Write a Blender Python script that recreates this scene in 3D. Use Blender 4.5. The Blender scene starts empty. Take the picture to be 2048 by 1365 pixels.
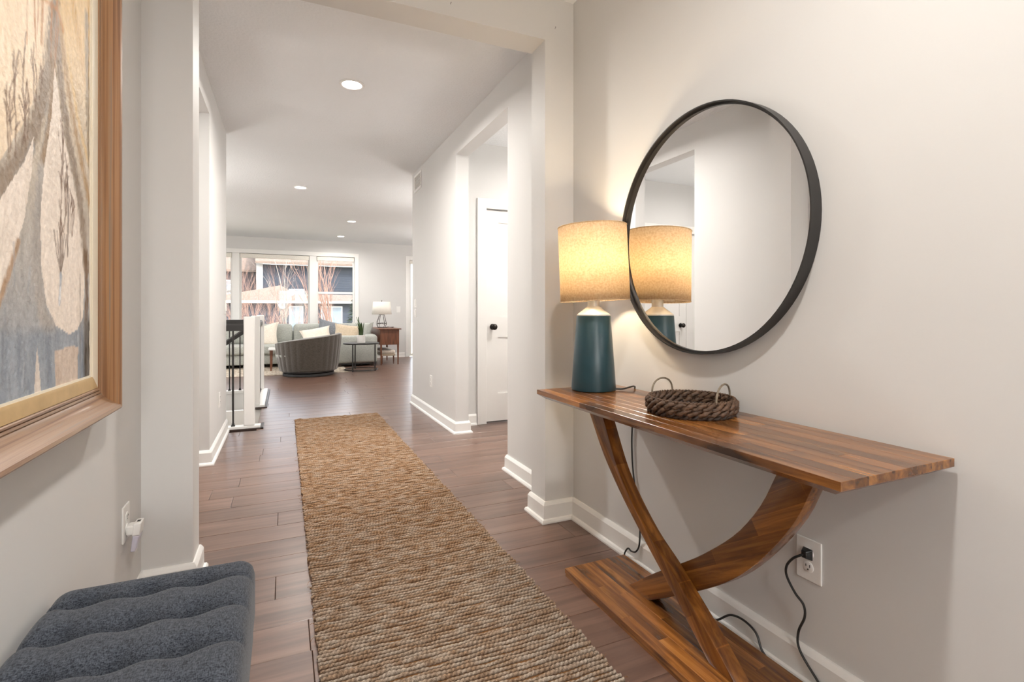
import bpy, bmesh, math, random
import numpy as np
from mathutils import Vector, Matrix
random.seed(7); np.random.seed(7)
SC = bpy.context.scene
COL = SC.collection
PI = math.pi
R = math.radians

# ------------------------------------------------------------------ camera, world, sun, exposure
cam_d = bpy.data.cameras.new('camera'); cam = bpy.data.objects.new('camera', cam_d); COL.objects.link(cam)
cam.location = (0, 0, 1.10); cam.rotation_euler = (R(90), 0, R(-24.16))
cam_d.sensor_width = 36; cam_d.lens = 17.87; cam_d.shift_y = -57.5/2048; cam_d.clip_start = 0.02; cam_d.clip_end = 300
SC.camera = cam
SC.view_settings.view_transform = 'Standard'; SC.view_settings.look = 'None'
SC.view_settings.gamma = 1; SC.view_settings.use_curve_mapping = False
SC.view_settings.exposure = 1.08
SC.cycles.max_bounces = 10; SC.cycles.diffuse_bounces = 6; SC.cycles.glossy_bounces = 5
SC.cycles.transparent_max_bounces = 16; SC.cycles.transmission_bounces = 6
SC.cycles.sample_clamp_indirect = 6; SC.cycles.caustics_reflective = False; SC.cycles.caustics_refractive = False

W = bpy.data.worlds.new('sky'); SC.world = W; W.use_nodes = True
wn = W.node_tree.nodes; wl = W.node_tree.links
sky = wn.new('ShaderNodeTexSky'); sky.sky_type = 'NISHITA'; sky.sun_disc = False
sky.sun_elevation = R(42); sky.sun_rotation = R(150); sky.air_density = 1.0; sky.dust_density = 2.0; sky.ozone_density = 1.0
hsv = wn.new('ShaderNodeHueSaturation'); hsv.inputs['Saturation'].default_value = 0.35
wl.new(sky.outputs[0], hsv.inputs['Color']); wl.new(hsv.outputs[0], wn['Background'].inputs[0])
wn['Background'].inputs[1].default_value = 0.5

sd = bpy.data.lights.new('sun', 'SUN'); sd.energy = 2.0; sd.angle = R(0.6); sd.color = (1, .95, .88)
sun = bpy.data.objects.new('sun', sd); COL.objects.link(sun)
sun.rotation_euler = Vector((-0.45, 0.62, -0.64)).to_track_quat('-Z', 'Y').to_euler()
P_CAN = dict(foyer=13, corridor=24, living=12, hall=12)      # recessed lamp power
P_LAMP = 27.0
P_FILL = 76.0  # power of the added entry pendant

# ------------------------------------------------------------------ materials
MATS = {}
def srgb(r, g, b):
    f = lambda c: (c/255/12.92) if c/255 <= .04045 else ((c/255+.055)/1.055)**2.4
    return (f(r), f(g), f(b))
def new_mat(name):
    m = bpy.data.materials.new(name); m.use_nodes = True
    nt = m.node_tree; b = nt.nodes['Principled BSDF']; MATS[name] = m
    return m, nt, b
def setin(b, k, v):
    if k in b.inputs: b.inputs[k].default_value = v
def plain(name, col, rough=.5, metal=0., var=.05, vs=6., bump=None, spec=None, stretch=(1, 1, 1), vcol2=None, coat=0., sheen=0.):
    """base colour with a soft procedural mottling, optional relief"""
    m, nt, b = new_mat(name); N = nt.nodes; L = nt.links
    tc = N.new('ShaderNodeTexCoord'); mp = N.new('ShaderNodeMapping'); mp.inputs['Scale'].default_value = stretch
    L.new(tc.outputs['Object'], mp.inputs[0])
    no = N.new('ShaderNodeTexNoise'); no.inputs['Scale'].default_value = vs; no.inputs['Detail'].default_value = 4
    L.new(mp.outputs[0], no.inputs['Vector'])
    rp = N.new('ShaderNodeValToRGB'); e = rp.color_ramp.elements
    c2 = vcol2 if vcol2 else tuple(c*(1-var) for c in col); c1 = col if vcol2 else tuple(min(1, c*(1+var)) for c in col)
    e[0].position = .3; e[0].color = (*c2, 1); e[1].position = .7; e[1].color = (*c1, 1)
    L.new(no.outputs['Fac'], rp.inputs[0]); L.new(rp.outputs[0], b.inputs['Base Color'])
    setin(b, 'Roughness', rough); setin(b, 'Metallic', metal)
    if spec is not None: setin(b, 'Specular IOR Level', spec)
    setin(b, 'Coat Weight', coat); setin(b, 'Sheen Weight', sheen)
    if bump:
        bn = N.new('ShaderNodeTexNoise'); bn.inputs['Scale'].default_value = bump[0]; bn.inputs['Detail'].default_value = 3
        L.new(mp.outputs[0], bn.inputs['Vector'])
        bp = N.new('ShaderNodeBump'); bp.inputs['Strength'].default_value = bump[1]; bp.inputs['Distance'].default_value = bump[2]
        L.new(bn.outputs['Fac'], bp.inputs['Height']); L.new(bp.outputs[0], b.inputs['Normal'])
    return m
def wood(name, cols, axis=1, scale=3., rough=.35, rnd=.0, coat=0., ratio=14., knots=0., rot=None, bricks=None, rv=(.75, 1.25), spec=.5):
    """grain stretched along one axis; rnd>0: each board gets its own tone and its own stretch of grain"""
    m, nt, b = new_mat(name); N = nt.nodes; L = nt.links
    tc = N.new('ShaderNodeTexCoord'); vec = tc.outputs['Object']
    oi = N.new('ShaderNodeObjectInfo')
    if rnd:
        mu = N.new('ShaderNodeVectorMath'); mu.operation = 'SCALE'; mu.inputs[0].default_value = (37., 53., 71.)
        L.new(oi.outputs['Random'], mu.inputs['Scale'])
        ad = N.new('ShaderNodeVectorMath'); L.new(vec, ad.inputs[0]); L.new(mu.outputs[0], ad.inputs[1]); vec = ad.outputs[0]
    if rot:
        mr = N.new('ShaderNodeMapping'); mr.inputs['Rotation'].default_value = rot; L.new(vec, mr.inputs[0]); vec = mr.outputs[0]
    mp = N.new('ShaderNodeMapping'); s = [scale*ratio]*3; s[axis] = scale; mp.inputs['Scale'].default_value = s
    L.new(vec, mp.inputs[0])
    no = N.new('ShaderNodeTexNoise'); no.inputs['Scale'].default_value = 1; no.inputs['Detail'].default_value = 7; no.inputs['Roughness'].default_value = .6
    no.inputs['Distortion'].default_value = .6
    L.new(mp.outputs[0], no.inputs['Vector'])
    rp = N.new('ShaderNodeValToRGB'); cr = rp.color_ramp
    while len(cr.elements) < len(cols): cr.elements.new(.5)
    for i, c in enumerate(cols): cr.elements[i].position = .28+.44*i/(len(cols)-1); cr.elements[i].color = (*c, 1)
    L.new(no.outputs['Fac'], rp.inputs[0]); out = rp.outputs[0]
    if bricks:      # glued strips on one solid piece
        bw, bh, c1, c2 = bricks
        bm_ = N.new('ShaderNodeMapping'); L.new(vec, bm_.inputs[0])
        sep = N.new('ShaderNodeSeparateXYZ'); L.new(bm_.outputs[0], sep.inputs[0]); cmb = N.new('ShaderNodeCombineXYZ')
        oth = 2
        L.new(sep.outputs[axis], cmb.inputs[0]); L.new(sep.outputs[oth], cmb.inputs[1])
        bt = N.new('ShaderNodeTexBrick'); bt.inputs['Scale'].default_value = 1; bt.inputs['Mortar Size'].default_value = 0.0004
        bt.inputs['Brick Width'].default_value = bw; bt.inputs['Row Height'].default_value = bh
        bt.inputs['Color1'].default_value = (c1, c1, c1, 1); bt.inputs['Color2'].default_value = (c2, c2*.92, c2*.85, 1); bt.inputs['Mortar'].default_value = (1.2, 1.1, .9, 1)
        L.new(cmb.outputs[0], bt.inputs['Vector'])
        mx = N.new('ShaderNodeMix'); mx.data_type = 'RGBA'; mx.blend_type = 'MULTIPLY'; mx.inputs[0].default_value = 1
        L.new(out, mx.inputs[6]); L.new(bt.outputs['Color'], mx.inputs[7]); out = mx.outputs[2]
    if rnd:
        mrg = N.new('ShaderNodeMapRange'); mrg.inputs['To Min'].default_value = rv[0]; mrg.inputs['To Max'].default_value = rv[1]
        L.new(oi.outputs['Random'], mrg.inputs['Value'])
        hs = N.new('ShaderNodeHueSaturation'); L.new(mrg.outputs[0], hs.inputs['Value']); L.new(out, hs.inputs['Color']); out = hs.outputs[0]
    if knots:
        kn = N.new('ShaderNodeTexNoise'); kn.inputs['Scale'].default_value = 6; kn.inputs['Detail'].default_value = 2
        km = N.new('ShaderNodeMapping'); ks = [2.2]*3; ks[axis] = .7; km.inputs['Scale'].default_value = ks; L.new(vec, km.inputs[0]); L.new(km.outputs[0], kn.inputs['Vector'])
        kr = N.new('ShaderNodeValToRGB'); kr.color_ramp.elements[0].position = .60; kr.color_ramp.elements[1].position = .74
        kr.color_ramp.elements[0].color = (1, 1, 1, 1); kr.color_ramp.elements[1].color = (1-knots, 1-knots, 1-knots, 1)
        L.new(kn.outputs['Fac'], kr.inputs[0])
        mk = N.new('ShaderNodeMix'); mk.data_type = 'RGBA'; mk.blend_type = 'MULTIPLY'; mk.inputs[0].default_value = 1
        L.new(out, mk.inputs[6]); L.new(kr.outputs[0], mk.inputs[7]); out = mk.outputs[2]
    L.new(out, b.inputs['Base Color']); setin(b, 'Roughness', rough); setin(b, 'Coat Weight', coat); setin(b, 'Coat Roughness', .12); setin(b, 'Specular IOR Level', spec)
    bp = N.new('ShaderNodeBump'); bp.inputs['Strength'].default_value = .12; bp.inputs['Distance'].default_value = .002
    L.new(no.outputs['Fac'], bp.inputs['Height']); L.new(bp.outputs[0], b.inputs['Normal'])
    return m
def emit(name, col, strength):
    m, nt, b = new_mat(name)
    no = nt.nodes.new('ShaderNodeTexNoise'); no.inputs['Scale'].default_value = 3
    setin(b, 'Base Color', (.9, .9, .9, 1)); setin(b, 'Emission Color', (*col, 1)); setin(b, 'Emission Strength', strength)
    return m
def pane_mat(name):
    m, nt, b = new_mat(name); N = nt.nodes; L = nt.links
    tr = N.new('ShaderNodeBsdfTransparent'); tr.inputs[0].default_value = (.96, .97, .97, 1)
    gl = N.new('ShaderNodeBsdfGlossy'); gl.inputs['Roughness'].default_value = .01
    fr = N.new('ShaderNodeFresnel'); fr.inputs[0].default_value = 1.45
    no = N.new('ShaderNodeTexNoise'); no.inputs['Scale'].default_value = 2
    bp = N.new('ShaderNodeBump'); bp.inputs['Strength'].default_value = .01; L.new(no.outputs['Fac'], bp.inputs['Height']); L.new(bp.outputs[0], gl.inputs['Normal'])
    mx = N.new('ShaderNodeMixShader'); L.new(fr.outputs[0], mx.inputs[0]); L.new(tr.outputs[0], mx.inputs[1]); L.new(gl.outputs[0], mx.inputs[2])
    L.new(mx.outputs[0], N['Material Output'].inputs[0]); return m
def attr_mat(name, rough, bump=None, layer='Col', vs=60, amt=.25):
    m, nt, b = new_mat(name); N = nt.nodes; L = nt.links
    at = N.new('ShaderNodeAttribute'); at.attribute_name = layer
    tc = N.new('ShaderNodeTexCoord'); no = N.new('ShaderNodeTexNoise'); no.inputs['Scale'].default_value = vs; no.inputs['Detail'].default_value = 5
    L.new(tc.outputs['Object'], no.inputs['Vector'])
    mr = N.new('ShaderNodeMapRange'); mr.inputs['From Min'].default_value = .25; mr.inputs['From Max'].default_value = .75
    mr.inputs['To Min'].default_value = 1-amt; mr.inputs['To Max'].default_value = 1+amt; L.new(no.outputs['Fac'], mr.inputs['Value'])
    hs = N.new('ShaderNodeHueSaturation'); L.new(at.outputs['Color'], hs.inputs['Color']); L.new(mr.outputs[0], hs.inputs['Value'])
    L.new(hs.outputs[0], b.inputs['Base Color']); setin(b, 'Roughness', rough); setin(b, 'Specular IOR Level', .25)
    if bump:
        bp = N.new('ShaderNodeBump'); bp.inputs['Strength'].default_value = bump[0]; bp.inputs['Distance'].default_value = bump[1]
        L.new(no.outputs['Fac'], bp.inputs['Height']); L.new(bp.outputs[0], b.inputs['Normal'])
    return m
def weave(name, c1, c2, scale=500., rough=.95, sheen=.3, bump=.25):
    """heathered fabric: two crossed stretched noises"""
    m, nt, b = new_mat(name); N = nt.nodes; L = nt.links
    tc = N.new('ShaderNodeTexCoord'); outs = []
    for s in ((scale, scale*.22, scale), (scale*.22, scale, scale)):
        mp = N.new('ShaderNodeMapping'); mp.inputs['Scale'].default_value = s; L.new(tc.outputs['Object'], mp.inputs[0])
        no = N.new('ShaderNodeTexNoise'); no.inputs['Scale'].default_value = 1; no.inputs['Detail'].default_value = 2; L.new(mp.outputs[0], no.inputs['Vector']); outs.append(no.outputs['Fac'])
    a = N.new('ShaderNodeMath'); a.operation = 'ADD'; L.new(outs[0], a.inputs[0]); L.new(outs[1], a.inputs[1])
    rp = N.new('ShaderNodeValToRGB'); rp.color_ramp.elements[0].position = .38; rp.color_ramp.elements[1].position = .62
    h = N.new('ShaderNodeMath'); h.operation = 'MULTIPLY'; h.inputs[1].default_value = .5; L.new(a.outputs[0], h.inputs[0]); L.new(h.outputs[0], rp.inputs[0])
    rp.color_ramp.elements[0].color = (*c1, 1); rp.color_ramp.elements[1].color = (*c2, 1)
    L.new(rp.outputs[0], b.inputs['Base Color']); setin(b, 'Roughness', rough); setin(b, 'Sheen Weight', sheen); setin(b, 'Specular IOR Level', .2)
    bp = N.new('ShaderNodeBump'); bp.inputs['Strength'].default_value = bump; bp.inputs['Distance'].default_value = .001
    L.new(h.outputs[0], bp.inputs['Height']); L.new(bp.outputs[0], b.inputs['Normal'])
    return m

plain('wall_paint', (.645, .638, .628), rough=.55, var=.012, vs=1.5, bump=(160, .04, .002), spec=.3)
plain('ceiling_paint', (.80, .815, .83), rough=.9, var=.01, vs=2, bump=(55, .55, .006), spec=.1)
plain('trim_white', (.80, .79, .77), rough=.35, var=.01, vs=3)
plain('white_plastic', (.80, .79, .77), rough=.35, var=.01, vs=20)
plain('lens_lavender', (.62, .60, .70), rough=.25, var=.03, vs=30)
plain('slot_dark', (.03, .03, .03), rough=.6, vs=40)
plain('subfloor', (.05, .032, .024), rough=.8, var=.1)
wood('plank_wood', [srgb(80, 56, 45), srgb(106, 79, 66), srgb(126, 98, 84)], axis=0, scale=1.3, rough=.29, rnd=1, ratio=16, rv=(.88, 1.12), knots=.2, spec=.85)
wood('acacia', [srgb(64, 35, 15), srgb(126, 78, 35), srgb(170, 114, 56)], axis=1, scale=2.2, rough=.27, rnd=1, ratio=16, coat=.35, knots=.7, rv=(.55, 1.3))
wood('acacia_leg', [srgb(66, 36, 15), srgb(128, 79, 33), srgb(170, 113, 52)], axis=1, scale=2.2, rough=.27, ratio=16, coat=.35, knots=.6, rot=(R(32), 0, 0), bricks=(.42, .047, 1.15, .55))
wood('acacia_leg_front', [srgb(66, 36, 15), srgb(128, 79, 33), srgb(170, 113, 52)], axis=1, scale=2.2, rough=.27, ratio=16, coat=.35, knots=.6, rot=(R(-50), 0, 0), bricks=(.36, .045, 1.2, .7))
plain('black_metal', (.018, .016, .015), rough=.38, metal=.0, var=.1, vs=30)
plain('bronze_knob', (.03, .025, .022), rough=.3, metal=.7, var=.1, vs=40)
plain('teal_glaze', (.013, .046, .060), rough=.33, var=.08, vs=14)
plain('brushed_nickel', (.66, .66, .64), rough=.5, metal=.35, var=.05, vs=60, stretch=(1, 1, 10))
plain('cord_black', (.012, .012, .012), rough=.45, vs=60)
plain('mirror_silver', (.92, .92, .92), rough=.004, metal=1.0, var=.002, vs=2)
pane_mat('glass_pane')
emit('fill_globe', (1, .93, .84), 6)  # glowing globe of the added fill lamps
emit('bulb', (1, .82, .55), 14)
emit('can_lens', (1, .97, .92), 9)
weave('bench_fabric', srgb(34, 38, 46), srgb(84, 89, 98), scale=520, sheen=.1)
plain('button_tan', srgb(84, 76, 68), rough=.9, var=.15, vs=80)
plain('dark_wood', srgb(46, 30, 22), rough=.4, var=.2, vs=8)
wood('frame_oak', [srgb(80, 56, 40), srgb(128, 92, 66), srgb(150, 116, 86), srgb(118, 106, 96)], axis=1, scale=1.1, rough=.42, ratio=95, coat=.2)
wood('frame_oak_upright', [srgb(80, 58, 42), srgb(134, 94, 62), srgb(158, 118, 82), srgb(118, 110, 102)], axis=2, scale=1.0, rough=.42, ratio=110, coat=.15)
plain('gold_liner', srgb(190, 160, 112), rough=.5, var=.1, vs=20)
plain('cream_liner', srgb(226, 216, 196), rough=.5, var=.03, vs=20)
attr_mat('oil_paint', .55, bump=(.5, .004), vs=90, amt=.10)
attr_mat('jute', .95, bump=(.8, .004), vs=350, amt=.35)
plain('jute_backing', srgb(134, 95, 58), rough=.95, var=.3, vs=150)  # darkened in place of shade in the gaps between ropes
plain('hyacinth', srgb(80, 58, 42), rough=.6, var=.55, vs=45, stretch=(1, 1, 2.5), bump=(120, .6, .004))
plain('hyacinth_dark', srgb(48, 34, 26), rough=.6, var=.5, vs=50, bump=(120, .6, .004))
plain('grey_cane', srgb(120, 108, 92), rough=.7, var=.3, vs=120)
m, nt, b = new_mat('shade_linen')       # light passes through the cloth
N_, L_ = nt.nodes, nt.links
tc = N_.new('ShaderNodeTexCoord'); no = N_.new('ShaderNodeTexNoise'); no.inputs['Scale'].default_value = 130; no.inputs['Detail'].default_value = 4
L_.new(tc.outputs['Object'], no.inputs['Vector'])
rp = N_.new('ShaderNodeValToRGB'); rp.color_ramp.elements[0].position = .35; rp.color_ramp.elements[1].position = .62
rp.color_ramp.elements[0].color = (*srgb(224, 204, 174), 1); rp.color_ramp.elements[1].color = (*srgb(242, 228, 206), 1)
L_.new(no.outputs['Fac'], rp.inputs[0])
df = N_.new('ShaderNodeBsdfDiffuse'); tl = N_.new('ShaderNodeBsdfTranslucent'); mx = N_.new('ShaderNodeMixShader'); mx.inputs[0].default_value = .68
L_.new(rp.outputs[0], df.inputs[0]); L_.new(rp.outputs[0], tl.inputs[0]); L_.new(df.outputs[0], mx.inputs[1]); L_.new(tl.outputs[0], mx.inputs[2])
L_.new(mx.outputs[0], N_['Material Output'].inputs[0])
weave('white_shade', srgb(222, 218, 208), srgb(240, 236, 228), scale=200, sheen=0)
weave('sofa_fabric', srgb(150, 153, 147), srgb(182, 184, 178), scale=160)
weave('velvet_grey', srgb(66, 61, 55), srgb(88, 81, 73), scale=120, sheen=.6)
weave('ivory_pillow', srgb(214, 204, 190), srgb(238, 230, 218), scale=140)
weave('slate_pillow', srgb(98, 102, 110), srgb(134, 138, 144), scale=140)
weave('tan_pillow', srgb(176, 160, 138), srgb(206, 190, 168), scale=140)
weave('area_rug', srgb(150, 136, 120), srgb(206, 196, 182), scale=26, sheen=0, bump=.6)
wood('walnut', [srgb(66, 36, 22), srgb(104, 62, 40), srgb(128, 80, 52)], axis=2, scale=3, rough=.4, ratio=10)
plain('marble_white', (.8, .8, .8), rough=.12, var=.06, vs=4)
plain('pot_white', (.78, .76, .73), rough=.4, var=.03, vs=20)
plain('leaf_green', srgb(66, 92, 40), rough=.45, var=.4, vs=40, stretch=(1, 1, .5), vcol2=srgb(38, 58, 30))
plain('soil', srgb(48, 36, 28), rough=1, var=.3, vs=90)
plain('siding_navy', srgb(36, 45, 58), rough=.7, var=.1, vs=3, stretch=(.2, 1, 6))
plain('shingle_tan', srgb(118, 104, 94), rough=.95, var=.3, vs=7, stretch=(1, 1, 4), bump=(9, .8, .05))
plain('ext_trim', (.5, .5, .5), rough=.6, var=.02)
plain('ext_window', (.16, .20, .24), rough=.25, var=.25, vs=1.2)
plain('bark_red', srgb(158, 126, 112), rough=.9, var=.25, vs=10)
plain('bark_birch', srgb(150, 138, 128), rough=.9, var=.2, vs=9)
plain('needles', srgb(60, 78, 44), rough=.9, var=.4, vs=8, vcol2=srgb(36, 52, 30))
plain('lawn', srgb(168, 158, 132), rough=1, var=.15, vs=2)
plain('concrete', srgb(170, 165, 158), rough=.9, var=.1, vs=3)

# ------------------------------------------------------------------ mesh helpers
class MB:
    def __init__(s): s.v = []; s.f = []
    def add(s, vs, fs):
        o = len(s.v); s.v += [tuple(p) for p in vs]; s.f += [tuple(i+o for i in q) for q in fs]; return s
    def box(s, x0, x1, y0, y1, z0, z1):
        vs = [(x, y, z) for z in (z0, z1) for y in (y0, y1) for x in (x0, x1)]
        return s.add(vs, [(0, 2, 3, 1), (4, 5, 7, 6), (0, 1, 5, 4), (2, 6, 7, 3), (0, 4, 6, 2), (1, 3, 7, 5)])
    def cbox(s, x0, x1, y0, y1, z0, z1, c):
        """box whose top edges are chamfered by c"""
        vs = [(x0, y0, z0), (x1, y0, z0), (x1, y1, z0), (x0, y1, z0), (x0, y0, z1-c), (x1, y0, z1-c), (x1, y1, z1-c), (x0, y1, z1-c),
              (x0+c, y0+c, z1), (x1-c, y0+c, z1), (x1-c, y1-c, z1), (x0+c, y1-c, z1)]
        fs = [(3, 2, 1, 0)]
        for i in range(4):
            j = (i+1) % 4; fs += [(i, j, 4+j, 4+i), (4+i, 4+j, 8+j, 8+i)]
        return s.add(vs, fs+[(8, 9, 10, 11)])
    def lathe(s, prof, n=32, c=(0, 0, 0), cap0=True, cap1=True):
        vs = []; fs = []
        for r, z in prof:
            for i in range(n):
                a = 2*PI*i/n; vs.append((c[0]+r*math.cos(a), c[1]+r*math.sin(a), c[2]+z))
        for k in range(len(prof)-1):
            for i in range(n):
                j = (i+1) % n; fs.append((k*n+i, k*n+j, (k+1)*n+j, (k+1)*n+i))
        if cap0: fs.append(tuple(reversed(range(n))))
        if cap1: fs.append(tuple((len(prof)-1)*n+i for i in range(n)))
        return s.add(vs, fs)
    def tube(s, pts, rad, n=8, closed=False, caps=True):
        pts = [Vector(p) for p in pts]; m = len(pts); rs = rad if isinstance(rad, (list, tuple)) else [rad]*m
        vs = []; fs = []; prev = None
        for i, p in enumerate(pts):
            if closed: t = pts[(i+1) % m]-pts[i-1]
            else: t = pts[min(i+1, m-1)]-pts[max(i-1, 0)]
            t = t.normalized() if t.length > 1e-9 else Vector((0, 0, 1))
            if prev is None:
                a = Vector((0, 0, 1)) if abs(t.z) < .9 else Vector((1, 0, 0)); u = t.cross(a).normalized()
            else:
                u = prev-t*prev.dot(t); u = u.normalized() if u.length > 1e-6 else t.orthogonal().normalized()
            prev = u; w = t.cross(u)
            for k in range(n):
                a = 2*PI*k/n; vs.append(p+(u*math.cos(a)+w*math.sin(a))*rs[i])
        for i in range(m if closed else m-1):
            i2 = (i+1) % m
            for k in range(n):
                k2 = (k+1) % n; fs.append((i*n+k, i*n+k2, i2*n+k2, i2*n+k))
        if not closed and caps:
            fs.append(tuple(reversed(range(n)))); fs.append(tuple((m-1)*n+k for k in range(n)))
        return s.add(vs, fs)
    def prism(s, poly, axis, a0, a1):
        """polygon in the two other axes, extruded along axis"""
        n = len(poly); vs = []
        for a in (a0, a1):
            for p, q in poly:
                vs.append({0: (a, p, q), 1: (p, a, q), 2: (p, q, a)}[axis])
        return s.add(vs, [tuple(range(n)), tuple(reversed(range(n, 2*n)))] + [(i, i+n, (i+1) % n+n, (i+1) % n) for i in range(n)])
    def build(s, name, mat, parent=None, smooth=False, loc=None, bevel=0., seg=2, angle=None):
        me = bpy.data.meshes.new(name); me.from_pydata(s.v, [], s.f); me.validate(); me.update()
        bm = bmesh.new(); bm.from_mesh(me)
        bmesh.ops.recalc_face_normals(bm, faces=bm.faces)
        if bevel:
            es = [e for e in bm.edges if len(e.link_faces) == 2 and e.calc_face_angle(0) > R(30)]
            bmesh.ops.bevel(bm, geom=es, offset=bevel, segments=seg, profile=.5, affect='EDGES', clamp_overlap=True)
        bm.to_mesh(me); bm.free()
        o = bpy.data.objects.new(name, me); COL.objects.link(o); me.materials.append(MATS[mat])
        if smooth:
            for p in me.polygons: p.use_smooth = True
            me.set_sharp_from_angle(angle=R(angle if angle else 40))
        if loc is not None: o.location = loc
        if parent is not None: o.parent = parent
        return o
def mesh_np(name, verts, faces, mat, parent=None, smooth=True, cols=None):
    me = bpy.data.meshes.new(name); verts = np.asarray(verts, np.float32); faces = np.asarray(faces, np.int32)
    me.vertices.add(len(verts)); me.vertices.foreach_set('co', verts.ravel())
    k = faces.shape[1]; me.loops.add(faces.size); me.loops.foreach_set('vertex_index', faces.ravel())
    me.polygons.add(len(faces)); me.polygons.foreach_set('loop_start', np.arange(0, faces.size, k, dtype=np.int32))
    if cols is not None:
        ca = me.color_attributes.new('Col', 'FLOAT_COLOR', 'POINT'); c4 = np.ones((len(verts), 4), np.float32); c4[:, :3] = cols
        ca.data.foreach_set('color', c4.ravel())
    me.update(calc_edges=True); me.validate()
    if smooth: me.polygons.foreach_set('use_smooth', np.ones(len(me.polygons), bool))
    o = bpy.data.objects.new(name, me); COL.objects.link(o); me.materials.append(MATS[mat])
    if parent is not None: o.parent = parent
    return o
def tag(o, label=None, cat=None, group=None, kind=None):
    if label: o['label'] = label
    if cat: o['category'] = cat
    if group: o['group'] = group
    if kind: o['kind'] = kind
    return o
def thing(name, label, cat, loc=(0, 0, 0), group=None, rz=0):
    o = bpy.data.objects.new(name, None); COL.objects.link(o); o.location = loc; o.rotation_euler[2] = rz; o.empty_display_size = .05
    return tag(o, label, cat, group)
def struct(o, label, cat): return tag(o, label, cat, kind='structure')
def catmull(pts, k=8):
    P = [Vector(p) for p in pts]; out = []
    for i in range(len(P)-1):
        p0, p1, p2, p3 = P[max(i-1, 0)], P[i], P[i+1], P[min(i+2, len(P)-1)]
        for j in range(k):
            t = j/k; out.append(.5*((2*p1)+(p2-p0)*t+(2*p0-5*p1+4*p2-p3)*t*t+(3*p1-p0-3*p2+p3)*t**3))
    return out+[P[-1]]
def copy_tree(o, parent=None, loc=None):
    c = o.copy(); COL.objects.link(c); c.parent = parent
    if loc is not None: c.location = loc
    for ch in list(o.children):
        if ch.type != 'LIGHT' or True: copy_tree(ch, c)
    return c
def pillow(mb, w, h, t, n=14, pw=.5, pinch=.06, chop=0.):
    """knife-edge cushion in local XZ, thickness along Y"""
    vs = []; fs = []
    for sgn in (1, -1):
        o = len(vs)
        for i in range(n+1):
            for j in range(n+1):
                u = -1+2*i/n; v = -1+2*j/n
                k = 1-pinch*(1-abs(u)**3)*0-pinch*(abs(v)**2)*(1-u*u); k2 = 1-pinch*(abs(u)**2)*(1-v*v)
                d = (max(0, (1-u**4)*(1-v**4)))**pw
                vs.append((u*w/2*k2, sgn*d*t/2, v*h/2*k-chop*h*max(0, 1-abs(u)*1.6)*max(0, v)**2))
        for i in range(n):
            for j in range(n):
                a = o+i*(n+1)+j; q = (a, a+1, a+n+2, a+n+1); fs.append(q if sgn > 0 else tuple(reversed(q)))
    return mb.add(vs, fs)

# ------------------------------------------------------------------ the setting
XL, XR, CH = -.50, 1.42, 2.76
YF = 12.55                                   # far wall face
def wall(name, boxes, label):
    mb = MB()
    for bx in boxes: mb.box(*bx)
    return struct(mb.build(name, 'wall_paint'), label, 'wall')
wall('wall_right', [(XR, XR+.12, -4.6, 3.24, 0, CH)], 'greige entry wall behind the round mirror and console table')
wall('wall_opening', [(1.249, XR, 2.36, 2.52, 0, CH), (-.33, 1.249, 2.36, 2.52, 2.53, CH), (XL-.12, -.33, 2.36, 2.52, 0, CH)], 'wide cased opening with header between entry and corridor')
wall('wall_corridor_right', [(XR, XR+.12, 4.403, 6.11, 0, CH), (XR, XR+.12, 3.24, 4.403, 2.53, CH)], 'greige corridor wall with vent beyond the side hall opening')
wall('wall_left', [(XL-.12, XL, -4.6, 2.36, 0, CH)], 'greige entry wall behind the framed painting')
wall('wall_corridor_left', [(-.61, -.49, 2.52, 3.41, 0, CH), (-.61, -.49, 3.41, 4.23, 2.53, CH), (-.61, -.49, 4.23, 5.40, 0, CH)], 'greige corridor wall ending at the stair railing')
wall('wall_hall_right', [(1.54, 1.818, 4.68, 4.80, 0, CH), (2.64, 3.7, 4.68, 4.80, 0, CH), (1.818, 2.64, 4.68, 4.80, 2.125, CH)], 'side hall wall around the white panel door')
wall('wall_hall_right_end', [(3.7, 3.82, 2.6, 4.8, 0, CH), (1.54, 3.7, 2.6, 2.72, 0, CH)], 'end walls of the side hall on the right')
wall('wall_hall_left', [(-1.28, -.61, 5.13, 5.25, 0, CH), (-2.9, -2.76, 5.13, 5.25, 0, CH), (-2.76, -1.28, 5.13, 5.25, 2.125, CH)], 'side hall wall around the closet doors seen in the mirror')
wall('wall_hall_left_end', [(-3.02, -2.9, 3.0, 7.95, -2.6, CH), (-2.9, -.61, 3.0, 3.12, 0, CH)], 'end walls of the side hall on the left')
wall('wall_dining', [(1.54, 6.2, 5.99, 6.11, 0, CH)], 'wall returning behind the corridor towards the dining side')
wall('wall_side_right', [(6.2, 6.32, 5.99, 12.7, 0, CH)], 'right end wall of the living room')
wall('wall_side_left', [(-4.62, -4.5, 7.95, 8.6, 0, CH), (-4.62, -4.5, 11.6, 12.7, 0, CH), (-4.62, -4.5, 8.6, 11.6, 0, .6), (-4.62, -4.5, 8.6, 11.6, 2.35, CH), (-4.62, -3.02, 7.83, 7.95, 0, CH)], 'left end wall of the living room with opening for the added window')
wall('wall_far', [(-4.62, -1.87, YF, YF+.14, 0, CH), (1.53, 2.84, YF, YF+.14, 0, CH), (4.7, 6.32, YF, YF+.14, 0, CH), (-1.87, 1.53, YF, YF+.14, 0, .62), (-1.87, 1.53, YF, YF+.14, 2.40, CH), (2.84, 4.7, YF, YF+.14, 2.40, CH)], 'far living room wall with large triple window')
wall('wall_front', [(-.62, -.30, -4.72, -4.6, 0, CH), (1.22, 1.54, -4.72, -4.6, 0, CH), (-.30, 1.22, -4.72, -4.6, 2.35, CH)], 'front wall around the glazed entry door')
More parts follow.
